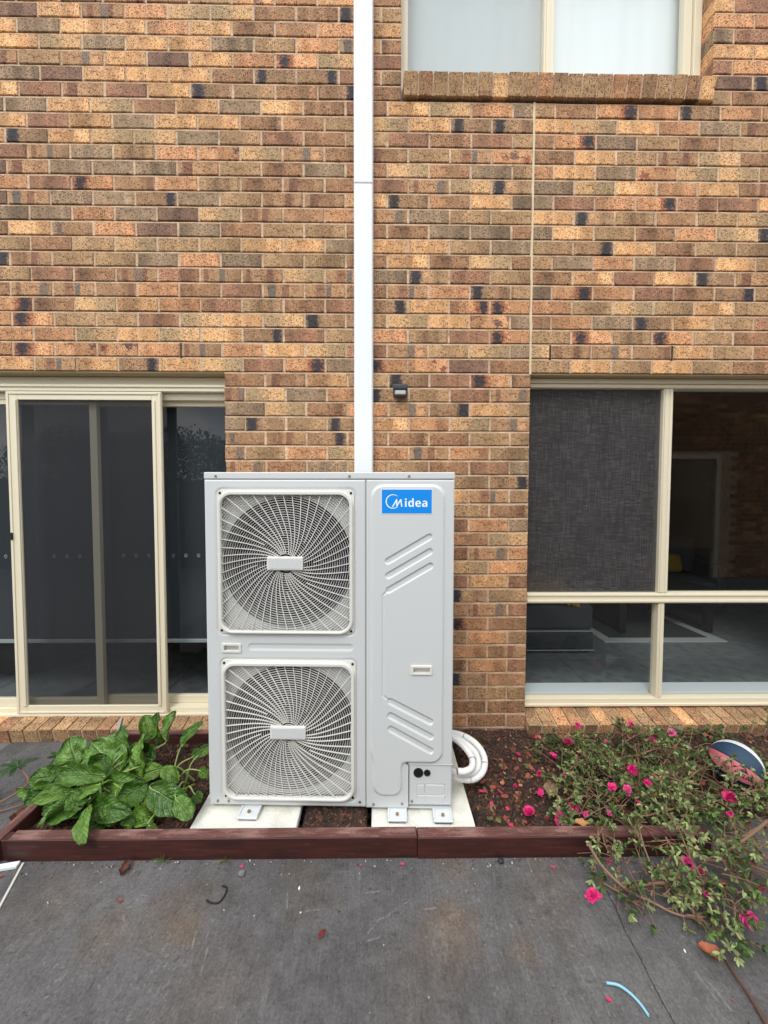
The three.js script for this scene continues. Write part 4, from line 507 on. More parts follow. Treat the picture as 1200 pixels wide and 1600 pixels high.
const beetH = dataTex(256, 512, (i, j) => { const s = (i / 255 - 0.5) * 2, t = j / 511, lat = Math.abs(((t - Math.abs(s) * 0.34) * 9) % 1 - 0.5) * 2; return 255 * clamp((0.35 + 0.25 * sstep(0, 0.5, lat) + 0.75 * (fbm(i / 24, j / 24, 3) - 0.35)) * sstep(0.0, 0.12, Math.abs(s))); }, false);
const beetMats = ['#f4f8ea', '#cbd8b0', '#f4f4c4', '#b0c2a0'].map(c => new THREE.MeshPhysicalMaterial({ map: beetTex, color: c, bumpMap: beetH, bumpScale: 0.006, roughness: 0.33, side: THREE.DoubleSide }));
const stalkMat = std({ color: '#93a65c', roughness: 0.5 });
const CHARD = [[-1.478, .100, .42, -1.558, .243, .40, .143], [-1.553, .095, .45, -1.660, .118, .50, .097], [-1.621, .045, .50, -1.733, .065, .50, .042], [-1.555, .09, .50, -1.637, .05, .56, .075], [-1.461, .113, .55, -1.544, .06, .58, .093], [-1.331, .11, .60, -1.432, .075, .68, .084], [-1.272, .115, .66, -1.177, .125, .83, .078], [-1.287, .098, .62, -1.082, .107, .68, .088], [-1.272, .110, .45, -1.426, .241, .42, .147], [-1.262, .161, .40, -1.317, .283, .36, .070], [-1.199, .196, .33, -1.241, .304, .30, .084], [-1.155, .175, .33, -1.171, .321, .31, .080], [-1.093, .211, .36, -1.073, .337, .32, .075], [-1.001, .207, .40, -.917, .304, .36, .054], [-1.149, .105, .47, -1.199, .265, .42, .120], [-1.029, .170, .62, -.835, .093, .66, .108], [-.900, .144, .65, -.819, .081, .68, .069], [-1.268, .168, .55, -1.479, .182, .55, .079], [-1.262, .160, .58, -1.389, .125, .60, .072], [-1.069, .083, .68, -1.084, .054, .70, .055], [-1.166, .07, .66, -1.227, .06, .72, .055], [-1.332, .09, .52, -1.121, .147, .55, .089], [-1.203, .124, .56, -1.101, .085, .60, .107], [-1.082, .136, .55, -1.164, .102, .62, .097], [-1.407, .134, .40, -1.328, .247, .37, .097], [-1.213, .125, .42, -1.183, .229, .36, .086], [-1.040, .171, .50, -.959, .123, .52, .061], [-1.555, .142, .44, -1.639, .081, .50, .062], [-1.387, .09, .50, -1.507, .101, .50, .091], [-.981, .080, .72, -.925, .074, .74, .030], [-1.127, .075, .62, -.996, .07, .68, .075], [-1.116, .161, .44, -1.224, .188, .40, .095], [-.904, .178, .42, -.854, .214, .40, .043], [-.946, .154, .40, -.907, .178, .38, .049], [-.867, .159, .50, -.811, .138, .50, .041], [-.865, .083, .55, -.81, .092, .60, .044], [-1.138, .06, .66, -1.182, .130, .70, .073], [-1.388, .1, .60, -1.423, .06, .64, .076], [-1.069, .101, .62, -.989, .066, .66, .084], [-1.345, .195, .44, -1.374, .153, .50, .092], [-1.379, .136, .56, -1.293, .086, .60, .087], [-1.169, .118, .64, -1.117, .083, .69, .074], [-1.248, .207, .36, -1.265, .148, .42, .075]];
{
  const plants = [thing('silverbeet', 'large sprawling clump of dark green silverbeet in the left of the bed', 'silverbeet', [-1.32, 0.02, 0.5]), thing('silverbeet', 'smaller upright silverbeet with yellow stalks close beside the air conditioner', 'silverbeet', [-1.0, 0.02, 0.45])];
  function beetLeaf(pl, B, T, w, k) {
    const o = pl.position, dir = T.clone().sub(B), len = dir.length(); dir.normalize();
    const hint = V(R(-0.55, 0.55), R(0.35, 1.0), R(0.35, 0.95)); const N = hint.sub(dir.clone().multiplyScalar(hint.dot(dir))).normalize(), X = dir.clone().cross(N);
    const nt = 18, ns = 12, P = [], U = [], I = [], ph = R(60), arch = R(0.02, 0.12), droop = R(0, 0.14), cup = R(0.0, 0.7), ruf = R(0.02, 0.06), tw = R(-0.5, 0.5);
    for (let i = 0; i <= nt; i++) for (let j = 0; j <= ns; j++) {
      const t = i / nt, s = (j / ns - 0.5) * 2, pr = Math.pow(Math.sin(Math.PI * Math.pow(clamp(t * 0.985 + 0.008), 0.95)), 0.52) * (0.92 + 0.1 * (vn(t * 6 + ph, s > 0 ? 3 : 8) - 0.5) * 2 * Math.abs(s));
      const bulge = w * 0.17 * (fbm(s * 2.2 + ph, t * 4.4 + ph, 3) - 0.5) * 2 * sstep(0.0, 0.35, Math.abs(s) + 0.1), edge = w * ruf * Math.sin(t * 17 + ph + s) * s * s;
      const nz = len * (arch * Math.sin(Math.PI * t) - droop * t * t) + w * cup * s * s * 0.5 * pr + bulge + edge, xs = w * 0.5 * s * pr, tt = tw * t * 0.6;
      const q = B.clone().addScaledVector(dir, len * t).addScaledVector(X, xs * Math.cos(tt)).addScaledVector(N, nz + xs * Math.sin(tt)); if (q.y < 0.028) q.y = 0.028 + R(0.003); P.push(q.x - o.x, q.y - o.y, q.z - o.z); U.push(j / ns, t);
    }
    for (let i = 0; i < nt; i++) for (let j = 0; j < ns; j++) { const a = i * (ns + 1) + j; I.push(a, a + 1, a + ns + 2, a, a + ns + 2, a + ns + 1); }
    const g = new THREE.BufferGeometry(); g.setAttribute('position', new THREE.Float32BufferAttribute(P, 3)); g.setAttribute('uv', new THREE.Float32BufferAttribute(U, 2)); g.setIndex(I); g.computeVertexNormals();
    const m = mesh('leaf', g, beetMats[k % 4], pl);
    const root = V(R(-0.07, 0.07), R(0.0, 0.02), R(-0.05, 0.05)), b = B.clone().sub(o), e = B.clone().addScaledVector(dir, len * 0.25).sub(o), md = root.clone().lerp(b, 0.55).add(V(0, 0.03 + 0.1 * b.length() * 0.3, 0));
    mesh('stalk', taperTube([[root.x, root.y, root.z], [md.x, md.y, md.z], [b.x, b.y, b.z], [e.x, e.y + 0.002, e.z]], 0.0065, 0.0022, 14, 6), stalkMat, m);
  }
  CHARD.forEach((c, k) => { const B = V(c[0], c[1], c[2]), T0 = V(c[3], c[4], c[5]), T = T0.clone().lerp(B, -0.08); beetLeaf(plants[(c[0] + c[3]) / 2 > -1.05 ? 1 : 0], B, T, c[6] * 1.18, k); });
  for (let k = 0; k < 26; k++) { const a = R(6.28), r0 = R(0.03, 0.1), r1 = r0 + R(0.08, 0.15); const cx = -1.3, cz = 0.52; const B = V(cx + Math.cos(a) * r0 * 1.5, R(0.05, 0.13), cz + Math.sin(a) * r0), T = V(cx + Math.cos(a) * r1 * 1.4, Math.max(0.04, B.y + R(-0.06, 0.05)), cz + Math.sin(a) * r1 * 0.9); beetLeaf(plants[0], B, T, R(0.06, 0.1), k); }
}
// ---------------------------------------------------------------- glossy sprigs left of the bed
function leafInto(P, N, C, p, dir, nrm, len, wid, c, curl = 0.15) { // a folded blade of eight faces
  const d = dir.clone().normalize(), n = nrm.clone().sub(d.clone().multiplyScalar(nrm.dot(d))).normalize(), x = d.clone().cross(n); const q = (t, s, h) => p.clone().addScaledVector(d, len * t).addScaledVector(x, wid * 0.5 * s).addScaledVector(n, len * h);
  const b = q(0, 0, 0), l1 = q(0.28, -0.78, 0.04), r1 = q(0.28, 0.78, 0.04), m1 = q(0.3, 0, 0.0 + curl * 0.25), l2 = q(0.76, -0.86, 0.03 - curl * 0.3), r2 = q(0.76, 0.86, 0.03 - curl * 0.3), m2 = q(0.76, 0, -0.03 + curl * 0.2), t = q(1, 0, -curl);
  for (const f of [[b, m1, l1], [b, r1, m1], [l1, m1, m2], [l1, m2, l2], [m1, r1, r2], [m1, r2, m2], [l2, m2, t], [m2, r2, t]]) { const nn = f[1].clone().sub(f[0]).cross(f[2].clone().sub(f[0])).normalize().multiplyScalar(0.55).addScaledVector(n, 0.45).normalize(); for (const v of f) { P.push(v.x, v.y, v.z); N.push(nn.x, nn.y, nn.z); C.push(c.r, c.g, c.b); } }
}
const bladeMesh = (P, N, C) => { const g = new THREE.BufferGeometry(); g.setAttribute('position', new THREE.Float32BufferAttribute(P, 3)); g.setAttribute('normal', new THREE.Float32BufferAttribute(N, 3)); g.setAttribute('color', new THREE.Float32BufferAttribute(C, 3)); return g; };
const leafMat = new THREE.MeshPhysicalMaterial({ vertexColors: true, roughness: 0.72, specularIntensity: 0.6, side: THREE.DoubleSide }), glossMat = new THREE.MeshPhysicalMaterial({ vertexColors: true, roughness: 0.35, side: THREE.DoubleSide });
const twigMat = std({ color: '#8a6650', roughness: 0.85 }), barkMat = std({ color: '#937460', roughness: 0.9, bumpMap: rough, bumpScale: 0.001 });
for (const [pts, whorls, lab] of [[[[-1.9, 0.03, 0.56], [-1.78, 0.035, 0.53], [-1.705, 0.08, 0.47], [-1.75, 0.11, 0.44], [-1.8, 0.13, 0.42]], [[-1.8, 0.13, 0.42, 0.075, 9], [-1.9, 0.06, 0.52, 0.07, 7]], 'dark glossy leaved sprig lying on paving at the far left'], [[[-1.56, 0.06, 0.42], [-1.64, 0.08, 0.36], [-1.69, 0.1, 0.31]], [[-1.69, 0.1, 0.31, 0.062, 8], [-1.63, 0.08, 0.36, 0.055, 5]], 'dark leafy sprig behind the silverbeet near the brick sill']]) {
  const g = thing('glossy_sprig', lab, 'sprig'); mesh('stem', taperTube(pts, 0.0045, 0.003, 20, 7), twigMat, g); const P = [], N = [], C = [];
  for (const [x, y, z, L, n] of whorls) for (let i = 0; i < n; i++) { const a = i / n * 6.28 + R(0.5), d = V(Math.cos(a), R(-0.1, 0.5), Math.sin(a)); leafInto(P, N, C, V(x, y, z), d, V(R(-0.2, 0.2), 1, R(0, 0.4)), L * R(0.8, 1.2), L * 0.36, jit([44, 66, 36], 0.3), 0.1); }
  const m = mesh('leaves', bladeMesh(P, N, C), glossMat, g); m.userData.kind = 'stuff';
}
{ // long loose twigs on the left paving
  tag(mesh('loose_twig', taperTube([[-2.1, 0.012, 0.66], [-1.9, 0.02, 0.6], [-1.74, 0.012, 0.55], [-1.62, 0.02, 0.47]], 0.004, 0.003, 20, 6), twigMat), 'thin pale twig lying on paving left of the bed', 'twig');
}
// ---------------------------------------------------------------- azalea cuttings
const BR = [[[0.792, 0.16, 0.907], [0.829, 0.1, 0.935], [0.899, 0.05, 0.976], [0.974, 0.03, 1.003], [1.026, 0.03, 1.04], [1.091, 0.03, 1.056]], [[0.826, 0.03, 0.921], [0.873, 0.03, 0.963], [0.899, 0.03, 0.986], [0.932, 0.02, 1.015]], [[0.893, 0.05, 0.976], [0.962, 0.06, 0.969], [1.055, 0.07, 0.971], [1.155, 0.07, 0.978], [1.25, 0.08, 0.988]], [[1.409, 0.3, 0.973], [1.363, 0.22, 0.95], [1.315, 0.15, 0.928], [1.283, 0.1, 0.911]], [[1.25, 0.09, 0.907], [1.343, 0.12, 0.951], [1.383, 0.14, 1.005]], [[1.109, 0.12, 0.952], [1.095, 0.08, 1.001], [1.084, 0.05, 1.043], [1.083, 0.03, 1.085]], [[0.977, 0.04, 0.99], [1.013, 0.07, 0.956], [1.016, 0.13, 0.897], [1.031, 0.16, 0.838]], [[1.053, 0.04, 1.054], [1.109, 0.04, 1.06], [1.165, 0.05, 1.059]], [[1.167, 0.05, 1.044], [1.155, 0.1, 1.004], [1.136, 0.17, 0.953], [1.154, 0.2, 0.885]], [[0.894, 0.12, 0.8], [0.844, 0.1, 0.877], [0.821, 0.03, 0.903]], [[0.907, 0.12, 0.8], [0.889, 0.1, 0.864], [0.909, 0.08, 0.884]], [[1.107, 0.16, 0.882], [1.111, 0.13, 0.911], [1.058, 0.09, 0.934], [1.039, 0.07, 0.944]], [[1.29, 0.12, 0.903], [1.293, 0.09, 0.954], [1.319, 0.06, 0.979], [1.329, 0.04, 1.005]], [[1.391, 0.2, 0.936], [1.406, 0.16, 0.958], [1.425, 0.14, 0.963]], [[1.112, 0.03, 1.095], [1.13, 0.03, 1.123], [1.123, 0.02, 1.15]], [[1.129, 0.14, 0.67], [1.3, 0.17, 0.648], [1.364, 0.18, 0.714], [1.358, 0.15, 0.815]], [[1.527, 0.2, 0.862], [1.398, 0.16, 0.888], [1.26, 0.12, 0.927]], [[1.418, 0.18, 0.605], [1.526, 0.2, 0.564], [1.595, 0.25, 0.626]], [[0.997, 0.06, 0.424], [1.012, 0.08, 0.587], [1.008, 0.1, 0.714], [1.024, 0.13, 0.827]], [[1.379, 0.14, 0.296], [1.268, 0.13, 0.502], [1.121, 0.12, 0.683]], [[1.341, 0.17, 0.672], [1.261, 0.16, 0.8], [1.214, 0.12, 0.911]], [[1.272, 0.13, 0.234], [1.146, 0.1, 0.301], [1.047, 0.06, 0.326]], [[1.724, 0.16, 0.647], [1.505, 0.17, 0.774], [1.389, 0.16, 0.852]], [[1.555, 0.16, 0.35], [1.378, 0.15, 0.494], [1.236, 0.13, 0.62]], [[1.907, 0.26, 0.42], [1.918, 0.3, 0.462], [1.909, 0.34, 0.483]], [[1.298, 0.12, 0.288], [1.404, 0.16, 0.259], [1.479, 0.2, 0.275]], [[1.511, 0.2, 0.49], [1.395, 0.18, 0.571], [1.246, 0.16, 0.703], [1.16, 0.14, 0.789]], [[1.138, 0.06, 0.367], [1.168, 0.1, 0.497], [1.221, 0.13, 0.571]], [[1.129, 0.12, 0.739], [1.213, 0.15, 0.748], [1.305, 0.17, 0.745], [1.361, 0.18, 0.785]], [[1.832, 0.1, 0.503], [1.757, 0.12, 0.628], [1.626, 0.14, 0.767]]];
const BRLAB = { 0: 'azalea cutting with a long bare brown stem lying at the left of the heap', 2: 'azalea cutting with a straight grey stem lying across the paving', 3: 'thick forked azalea branch at the right end of the edging', 9: 'thin leafy azalea sprig hanging over the right front board', 14: 'leafy azalea tip lying lowest on the paving' };
for (let k = 0; k < 11; k++) { const x = R(1.05, 1.62), z = R(0.25, 0.7), a = R(6.28), l = R(0.12, 0.24), y = 0.07 + 0.1 * sstep(0.9, 1.4, x) * (z < 0.8 ? 1 : 0.6); BR.push([[x, y, z], [x + Math.cos(a) * l * 0.5, y + R(0.0, 0.05), z + Math.sin(a) * l * 0.4], [x + Math.cos(a) * l, y + R(-0.02, 0.05), z + Math.sin(a) * l * 0.7]]); }
for (const p of [[1.12, 0.06, 1.0], [1.2, 0.07, 1.03], [1.05, 0.05, 0.95], [1.28, 0.06, 1.0], [1.16, 0.03, 1.1]]) BR.push([p, [p[0] + R(-0.06, 0.06), p[1] + 0.02, p[2] + R(0, 0.04)], [p[0] + R(-0.1, 0.1), p[1] * 0.8, p[2] + R(0.02, 0.08)]]);
for (let k = 0; k < 12; k++) { const x = R(0.9, 1.25), z = R(0.14, 0.66), a = R(6.28), l = R(0.1, 0.2), y = 0.05 + 0.05 * sstep(0.9, 1.25, x); BR.push([[x, y, z], [x + Math.cos(a) * l * 0.5, y + R(0.0, 0.03), z + Math.sin(a) * l * 0.4], [x + Math.cos(a) * l, y + R(-0.01, 0.03), z + Math.sin(a) * l * 0.7]]); }
BR.forEach((pts, bi) => {
  const mid = pts[1], zone = mid[2] > 0.95 ? ['leafy azalea cutting lying flat on the grey paving', 'cuttings on the paving'] : mid[2] > 0.76 ? ['leafy azalea cutting spilling over the right front board', 'cuttings over the front board'] : mid[0] > 1.48 ? ['leafy azalea cutting lying close around the basketball', 'cuttings around the basketball'] : mid[2] < 0.34 ? ['leafy azalea cutting lying close under the right brick sill', 'cuttings under the brick sill'] : mid[0] < 1.13 ? ['leafy azalea cutting at the left edge of the heap, next to bare soil', 'cuttings at the left of the heap'] : ['leafy azalea cutting in the middle of the heap on the bed', 'cuttings in the middle of the heap'];
  const g = thing('azalea_cutting', BRLAB[bi] || zone[0], 'azalea cutting', [0, 0, 0], 0, BRLAB[bi] ? 'cut azalea branches' : zone[1]);
  const cv = new THREE.CatmullRomCurve3(pts.map(p => V(...p))), L = cv.getLength(), thick = [0, 2, 3, 4].includes(bi) ? 0.006 : 0.0038;
  mesh('stem', taperTube(pts, thick, thick * 0.55, 24, 6), bi % 3 ? twigMat : barkMat, g);
  const P = [], N = [], C = [], tw = [], bare = [0, 2, 3].includes(bi);
  const nT = Math.round(L * (bare ? 18 : 56)) + 3, hue = R(0, 1);
  for (let k = 0; k < nT; k++) {
    const t = clamp(bare ? R(0.35, 1) : R(0.05, 1.02)), a = cv.getPointAt(t), tg = cv.getTangentAt(t), r = V(R(-1, 1), R(-0.25, 1), R(-1, 1)).normalize().addScaledVector(tg, 0.5).normalize(), l = R(0.03, 0.085), e = a.clone().addScaledVector(r, l); if (e.y < 0.012) e.y = 0.012 + R(0.02);
    tw.push(taperTube([[a.x, a.y, a.z], [(a.x + e.x) / 2 + R(-0.006, 0.006), (a.y + e.y) / 2 + R(0.006), (a.z + e.z) / 2 + R(-0.006, 0.006)], [e.x, e.y, e.z]], 0.0021, 0.0011, 5, 4));
    const ax = e.clone().sub(a).normalize(), nl = 6 + Math.floor(R(5)), pale = rnd() < 0.3 + 0.25 * hue, base = pale ? [126, 136, 88] : rnd() < 0.6 ? [88, 106, 56] : [56, 76, 38], u = Math.abs(ax.y) > 0.9 ? V(1, 0, 0) : V(0, 1, 0), x1 = ax.clone().cross(u).normalize(), y1 = ax.clone().cross(x1);
    for (let q = 0; q < nl; q++) { const an = q / nl * 6.28 + R(0.7), sp = R(0.3, 1.15), d = ax.clone().multiplyScalar(Math.cos(sp)).addScaledVector(x1, Math.sin(sp) * Math.cos(an)).addScaledVector(y1, Math.sin(sp) * Math.sin(an)); const off = q < nl * 0.65 ? 0 : R(0.3, 0.8); const lp = e.clone().addScaledVector(ax, -l * off); if (lp.y + d.y * 0.03 < 0.008) d.y = Math.abs(d.y) * 0.2; leafInto(P, N, C, lp, d, ax.clone().add(V(0, 0.5, 0.2)), R(0.016, 0.029), R(0.0072, 0.0105), jit(base, 0.28), R(0.02, 0.3)); }
  }
  mesh('twigs', mergeGeometries(tw), twigMat, g).userData.kind = 'stuff';
  mesh('foliage', bladeMesh(P, N, C), leafMat, g).userData.kind = 'stuff';
});
// low dark leaves under the heap
{ const P = [], N = [], C = []; for (let k = 0; k < 520; k++) { const x = R(0.95, 2.1), z = R(0.12, 0.73) - (x > 1.6 ? 0.1 : 0); if (Math.hypot(x - 1.8, z - 0.42) < 0.13) continue; const p = V(x, soilH(x, z) + R(0.005, 0.05), z); for (let q = 0; q < 3; q++) leafInto(P, N, C, p, V(R(-1, 1), R(0, 0.7), R(-1, 1)), V(R(-0.4, 0.4), 1, R(0.4)), R(0.02, 0.04), R(0.009, 0.016), jit(rnd() < 0.5 ? [52, 74, 36] : [84, 98, 54], 0.3), 0.15); } const m = mesh('ground_leaves', bladeMesh(P, N, C), leafMat); tag(m, 'loose dark green leaves lying on the soil under the cuttings', 'leaves', null, 'stuff'); }
{ const P = []; for (let k = 0; k < 150; k++) { const x = R(0.92, 1.7), z = R(0.25, 1.04), a = R(6.28), l = R(0.08, 0.28), y = z > 0.74 ? R(0.02, 0.12) : R(0.05, 0.16); P.push(taperTube([[x, y, z], [x + Math.cos(a) * l * 0.5, y + R(-0.02, 0.03), z + Math.sin(a) * l * 0.5], [x + Math.cos(a) * l, Math.max(0.01, y + R(-0.06, 0.08)), z + Math.sin(a) * l]], 0.0022, 0.001, 6, 4)); } const m = mesh('fine_twigs', mergeGeometries(P), twigMat); tag(m, 'fine bare twigs tangled through the azalea cuttings', 'twigs', null, 'stuff'); }
// flowers: ruffled double blooms
const FLOWERS = [[1.158, 0.12, 0.131, 0.036], [1.426, 0.17, 0.202, 0.041], [1.554, 0.2, 0.327, 0.049], [1.07, 0.07, 0.199, 0.056], [0.952, 0.05, 0.269, 0.056], [1.08, 0.06, 0.289, 0.048], [1.217, 0.14, 0.306, 0.022], [1.44, 0.17, 0.343, 0.038], [1.192, 0.08, 0.415, 0.052], [1.236, 0.12, 0.492, 0.06], [0.947, 0.05, 0.406, 0.037], [1.297, 0.15, 0.581, 0.036], [1.238, 0.13, 0.596, 0.04], [1.088, 0.1, 0.577, 0.046], [1.129, 0.12, 0.622, 0.04], [0.675, 0.035, 0.46, 0.023], [0.782, 0.035, 0.5, 0.038], [0.887, 0.05, 0.614, 0.049], [0.924, 0.05, 0.648, 0.032], [1.149, 0.1, 0.67, 0.025], [0.791, 0.06, 0.682, 0.07], [0.681, 0.04, 0.624, 0.061], [0.987, 0.1, 0.721, 0.029], [1.51, 0.16, 0.715, 0.06], [1.463, 0.13, 0.767, 0.03], [1.696, 0.12, 0.658, 0.039], [1.168, 0.07, 0.918, 0.052], [1.197, 0.06, 0.944, 0.034], [1.162, 0.05, 1.009, 0.041], [0.764, 0.04, 1.002, 0.058], [1.231, 0.05, 1.084, 0.059], [0.907, 0.02, 0.857, 0.02], [1.381, 0.1, 0.935, 0.029], [1.378, 0.04, 0.98, 0.028], [1.655, 0.12, 0.73, 0.026], [0.832, 0.035, 0.373, 0.029], [0.778, 0.035, 0.224, 0.026]];
const petalGeo = [0, 1, 2].map(v => { const all = []; const q0 = mulberry(50 + v); for (let ring = 0; ring < 3; ring++) { const n = [6, 6, 4][ring] - (v === 1 ? 2 : 0); for (let k = 0; k < n; k++) { const a = k / n * 6.283 + ring * 0.5 + q0() * 0.3, tilt = [0.12, 0.5, 0.95][ring] + (q0() - 0.5) * 0.7, len = [0.55, 0.46, 0.34][ring] * (0.75 + 0.4 * q0()), g = new THREE.PlaneGeometry(0.36 + 0.1 * q0(), len, 6, 6), p = g.attributes.position, ph = q0() * 9, cc = []; for (let i = 0; i < p.count; i++) { const x = p.getX(i), y = clamp(p.getY(i) / len + 0.5); p.setXYZ(i, x * (0.35 + 1.0 * Math.sin(Math.PI * Math.pow(y, 0.8) * 0.82 + 0.15)), y * len, 0.05 * Math.sin(x * 24 + ph) * y + 0.1 * y * y + 0.35 * x * x); const s = 0.82 + 0.25 * q0(); cc.push(s, s, s); } g.setAttribute('color', new THREE.Float32BufferAttribute(cc, 3)); g.rotateX(-Math.PI / 2 + tilt); g.rotateY(a); all.push(g); } } const m = mergeGeometries(all); m.computeVertexNormals(); return m; });
const petalMats = ['#e83a8a', '#dc2c78', '#ee5a9c', '#c82868'].map(c => new THREE.MeshPhysicalMaterial({ color: c, vertexColors: true, roughness: 0.65, side: THREE.DoubleSide }));
FLOWERS.forEach(([x, y, z, s], i) => {
  const m = mesh('azalea_flower', petalGeo[i % 3], petalMats[i % 4]); const lift = (x > 0.96 || z > 0.8) ? 0.034 : 0.004; m.position.set(x - lift * 0.4, y + lift, z + lift * 0.5); m.rotation.set(R(-0.2, 1.2), R(6), R(-0.7, 0.7)); m.scale.set(s * R(0.7, 1.0), s * R(0.6, 1.1), s * R(0.75, 1.05));
  const uniq = { 20: 'large bright pink bloom lying just behind the right front board', 21: 'ragged pink bloom on the soil left of the largest bloom', 29: 'flattened pink bloom on paving at the left tip of the cuttings', 30: 'big pink bloom on paving at the lower right of the cuttings', 23: 'big pink bloom below the basketball', 4: 'pink bloom at the upper left of the cuttings, on faded brown petals' }[i];
  const zn = x < 0.96 && z < 0.8 ? ['small pink azalea flower fallen on the bare soil', 'flowers on the bare soil'] : z > 0.8 ? ['pink azalea flower among the cuttings lying on the paving', 'flowers over the paving'] : x > 1.45 ? ['pink azalea flower in the cuttings near the basketball', 'flowers near the basketball'] : z < 0.35 ? ['pink azalea flower in the cuttings close to the brick sill', 'flowers near the brick sill'] : ['pink azalea flower in the middle of the heaped cuttings', 'flowers in the heap'];
  tag(m, uniq || zn[0], 'flower', uniq ? undefined : zn[1]);
});

// ---------------------------------------------------------------- what the glass mirrors, behind the camera
{ const h = thing('opposite_house', 'brick house wall across the yard, mirrored in the ground floor window', 'house wall', [0, 0, 4.4]); const gs = [];
  for (let n = 0; n < 46; n++) for (let k = 0; k < 28; k++) { const x = 3.4 + k * PITCH + (n % 2) * PITCH / 2, y = n * COURSE + BH / 2; if (x > 5.05 && x < 6.35 && y < 2.3) continue; const o = new THREE.Object3D(); o.position.set(x + 0.115, y, 0); o.rotation.y = Math.PI; o.updateMatrix(); gs.push(brickGeo(0.23, BH, 0.105, cellOf('RMORMCT'[Math.floor(rnd() * 7)], rnd()), 0).clone().applyMatrix4(o.matrix)); }
  mesh('brickwork', mergeGeometries(gs), brickMat, h).userData.kind = 'stuff';
  mesh('mortar', uvMetres(mergeGeometries([box(3.3, 5.18, 0, 4, 0.01, 0.12), box(6.22, 10.3, 0, 4, 0.01, 0.12), box(5.18, 6.22, 2.25, 4, 0.01, 0.12), box(3.3, 3.4, 0, 4, 0.12, 4), box(3.3, 10.3, 0, 4, 4, 4.1), box(3.3, 10.3, 4, 4.1, 0.01, 4.1)]), 3), mortarMat, h);
  for (const a of [[5.18, 5.26, 0, 2.25], [6.14, 6.22, 0, 2.25], [5.26, 6.14, 2.17, 2.25]]) mesh('door_frame', rbox(...a, -0.02, 0.08), M.cream, h);
  const g = new THREE.PlaneGeometry(0.88, 2.17); g.rotateY(Math.PI); g.translate(5.7, 1.085, 0.04); mesh('door_glass', g, M.glass, h);
  const dp = new THREE.CylinderGeometry(0.045, 0.045, 4, 16); dp.translate(4.75, 2, -0.06); mesh('downpipe', dp, std({ color: '#4a2a22', roughness: 0.5 }), h);
  const f = thing('paling_fence', 'grey timber paling fence along the far side of the yard', 'fence', [0, 0, 5.2]); const pm = [0, 1, 2].map(k => std({ color: ['#5d5347', '#6a5f52', '#51483e'][k], roughness: 0.95 })), pg = box(-0.048, 0.048, 0, 1, -0.008, 0.008);
  for (let k = 0; k < 118; k++) { const m = mesh('paling', pg, pm[k % 3], f); m.position.set(-9 + k * 0.104, 0.02, R(-0.003, 0.003)); m.scale.y = 1.8 + R(-0.02, 0.02); }
  for (const y of [0.35, 1.5]) mesh('rail', box(-9, 3.3, y, y + 0.07, 0.012, 0.05), pm[2], f);
  for (const [x, z, s, l] of [[-7.5, 7.4, 1.5, 'bushy dark tree beyond the fence at its left end'], [-4.6, 7.0, 1.35, 'bushy dark tree second from the left beyond the fence'], [-1.8, 7.6, 1.3, 'bushy dark tree beyond the middle of the fence'], [1.2, 7.2, 1.3, 'bushy dark tree beyond the fence beside the brick house']]) {
    const t = thing('tree', l, 'tree', [x, 0, z], 0, 'trees beyond the fence'); mesh('trunk', taperTube([[0, 0, 0], [0.05, 0.8, 0.03], [-0.03, 1.7, 0]], 0.12, 0.06, 10, 8), barkMat, t); const P = [], N = [], C = [];
    for (let k = 0; k < 10000; k++) { const d = V(R(-1, 1), R(-1, 1), R(-1, 1)).normalize(), q = d.clone().multiplyScalar(s * Math.cbrt(R(0.2, 1)) * (0.75 + 0.5 * fbm(d.x * 2 + x, d.y * 2 + d.z, 2))).multiply(V(1.15, 0.85, 1)).add(V(0, 2.0, 0)); if (q.y < 0.3) continue; leafInto(P, N, C, q, V(R(-1, 1), R(-1, 1), R(-1, 1)), V(d.x, d.y + 0.3, d.z), R(0.06, 0.12), R(0.03, 0.055), jit([52, 66, 36], 0.35), 0.15); }
    mesh('crown', bladeMesh(P, N, C), leafMat, t).userData.kind = 'stuff'; } }
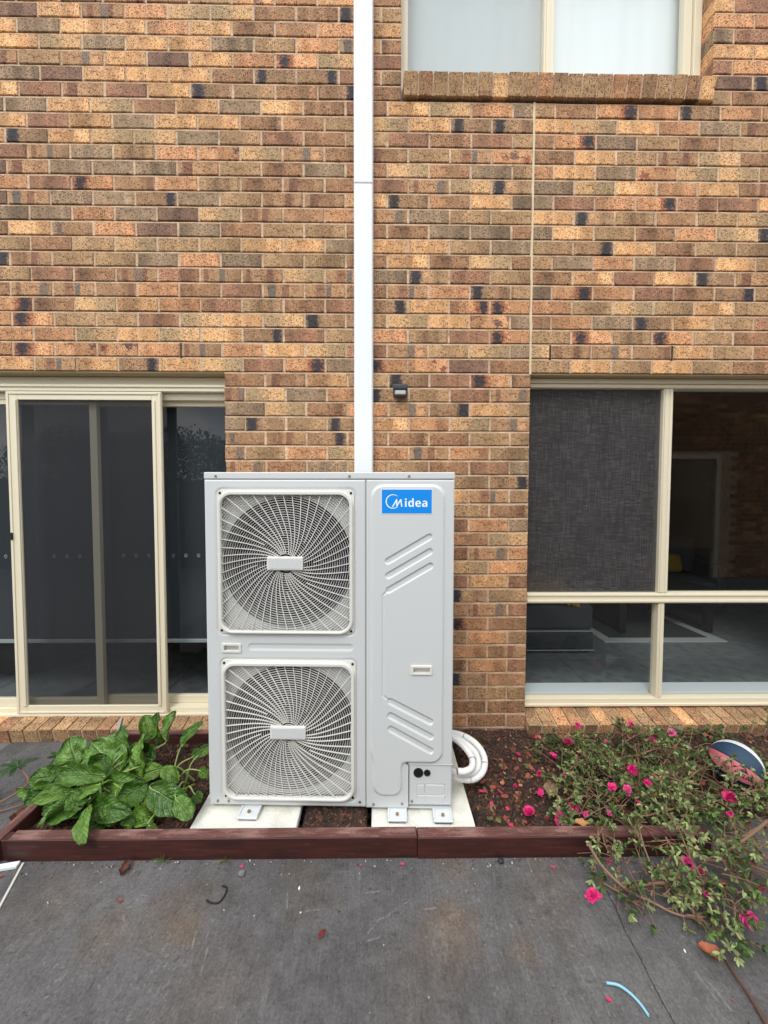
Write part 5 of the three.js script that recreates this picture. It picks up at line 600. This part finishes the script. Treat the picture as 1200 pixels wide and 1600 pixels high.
// ---------------------------------------------------------------- basketball
{
  const cv = document.createElement('canvas'); cv.width = 2048; cv.height = 1024; const c = cv.getContext('2d'); const cols = ['#26405a', '#e8ecee', '#26405a', '#dd7480', '#151d2c', '#e8ecee', '#26405a', '#dd7480'];
  // panels of 45 degrees; the pink one spans -35..+10 degrees either side of u = 0.5
  const seq = { 0: '#d9727e', 1: '#27425a', 2: '#e9edef', 3: '#27425a', 4: '#d9727e', 5: '#27425a', 6: '#e9edef', 7: '#141c2a' };
  for (let k = 0; k < 8; k++) { const u0 = 0.5 + (-35 + 45 * k) / 360; for (const o of [-1, 0, 1]) { c.fillStyle = seq[k]; c.fillRect((u0 + o) * 2048, 0, 2048 / 8 + 1, 1024); } }
  for (let k = 0; k < 8; k++) { const u0 = ((0.5 + (-35 + 45 * k) / 360) % 1 + 1) % 1; c.fillStyle = '#10151f'; c.fillRect(u0 * 2048 - 9, 0, 18, 1024); }
  c.save(); c.translate(0.36 * 2048, 560); c.rotate(-Math.PI / 2); c.fillStyle = '#77828e'; c.font = 'bold 120px sans-serif'; c.textAlign = 'center'; c.fillText('SPALDING', 0, 40); c.restore();
  c.save(); c.translate(0.468 * 2048, 620); c.rotate(Math.PI / 2); c.fillStyle = '#20202c'; c.font = 'bold 92px sans-serif'; c.textAlign = 'center'; c.fillText('NBA', 0, 62); c.beginPath(); c.moveTo(-60, -30); c.lineTo(-20, -76); c.lineTo(0, -48); c.lineTo(18, -80); c.lineTo(56, -30); c.fill(); c.restore();
  const t = new THREE.CanvasTexture(cv); t.colorSpace = THREE.SRGBColorSpace;
  const peb = dataTex(512, 512, (i, j) => { const a = (i % 8) - 4 + (Math.floor(j / 8) % 2 ? 4 : 0), x = ((i + (Math.floor(j / 8) % 2 ? 4 : 0)) % 8) - 3.5, y = (j % 8) - 3.5; return 255 * clamp(1 - Math.hypot(x, y) / 4); }, false); peb.repeat.set(6, 3);
  const ball = mesh('basketball', new THREE.SphereGeometry(0.11, 72, 48), std({ map: t, bumpMap: peb, bumpScale: 0.0005, roughness: 0.55 }));
  const e1 = V(-0.617, 0.461, 0.638).normalize(), Yx = V(-0.583, 0.278, -0.763); Yx.addScaledVector(e1, -Yx.dot(e1)).normalize(); const Zx = e1.clone().cross(Yx);
  ball.quaternion.setFromRotationMatrix(new THREE.Matrix4().makeBasis(e1, Yx, Zx)); ball.position.set(1.815, 0.111, 0.42);
  tag(ball, 'pink, navy and white basketball resting on the soil behind the cuttings', 'basketball');
}
scene.traverse(o => { if (o.isMesh) { o.castShadow = true; o.receiveShadow = true; } });
renderer.render(scene, camera);
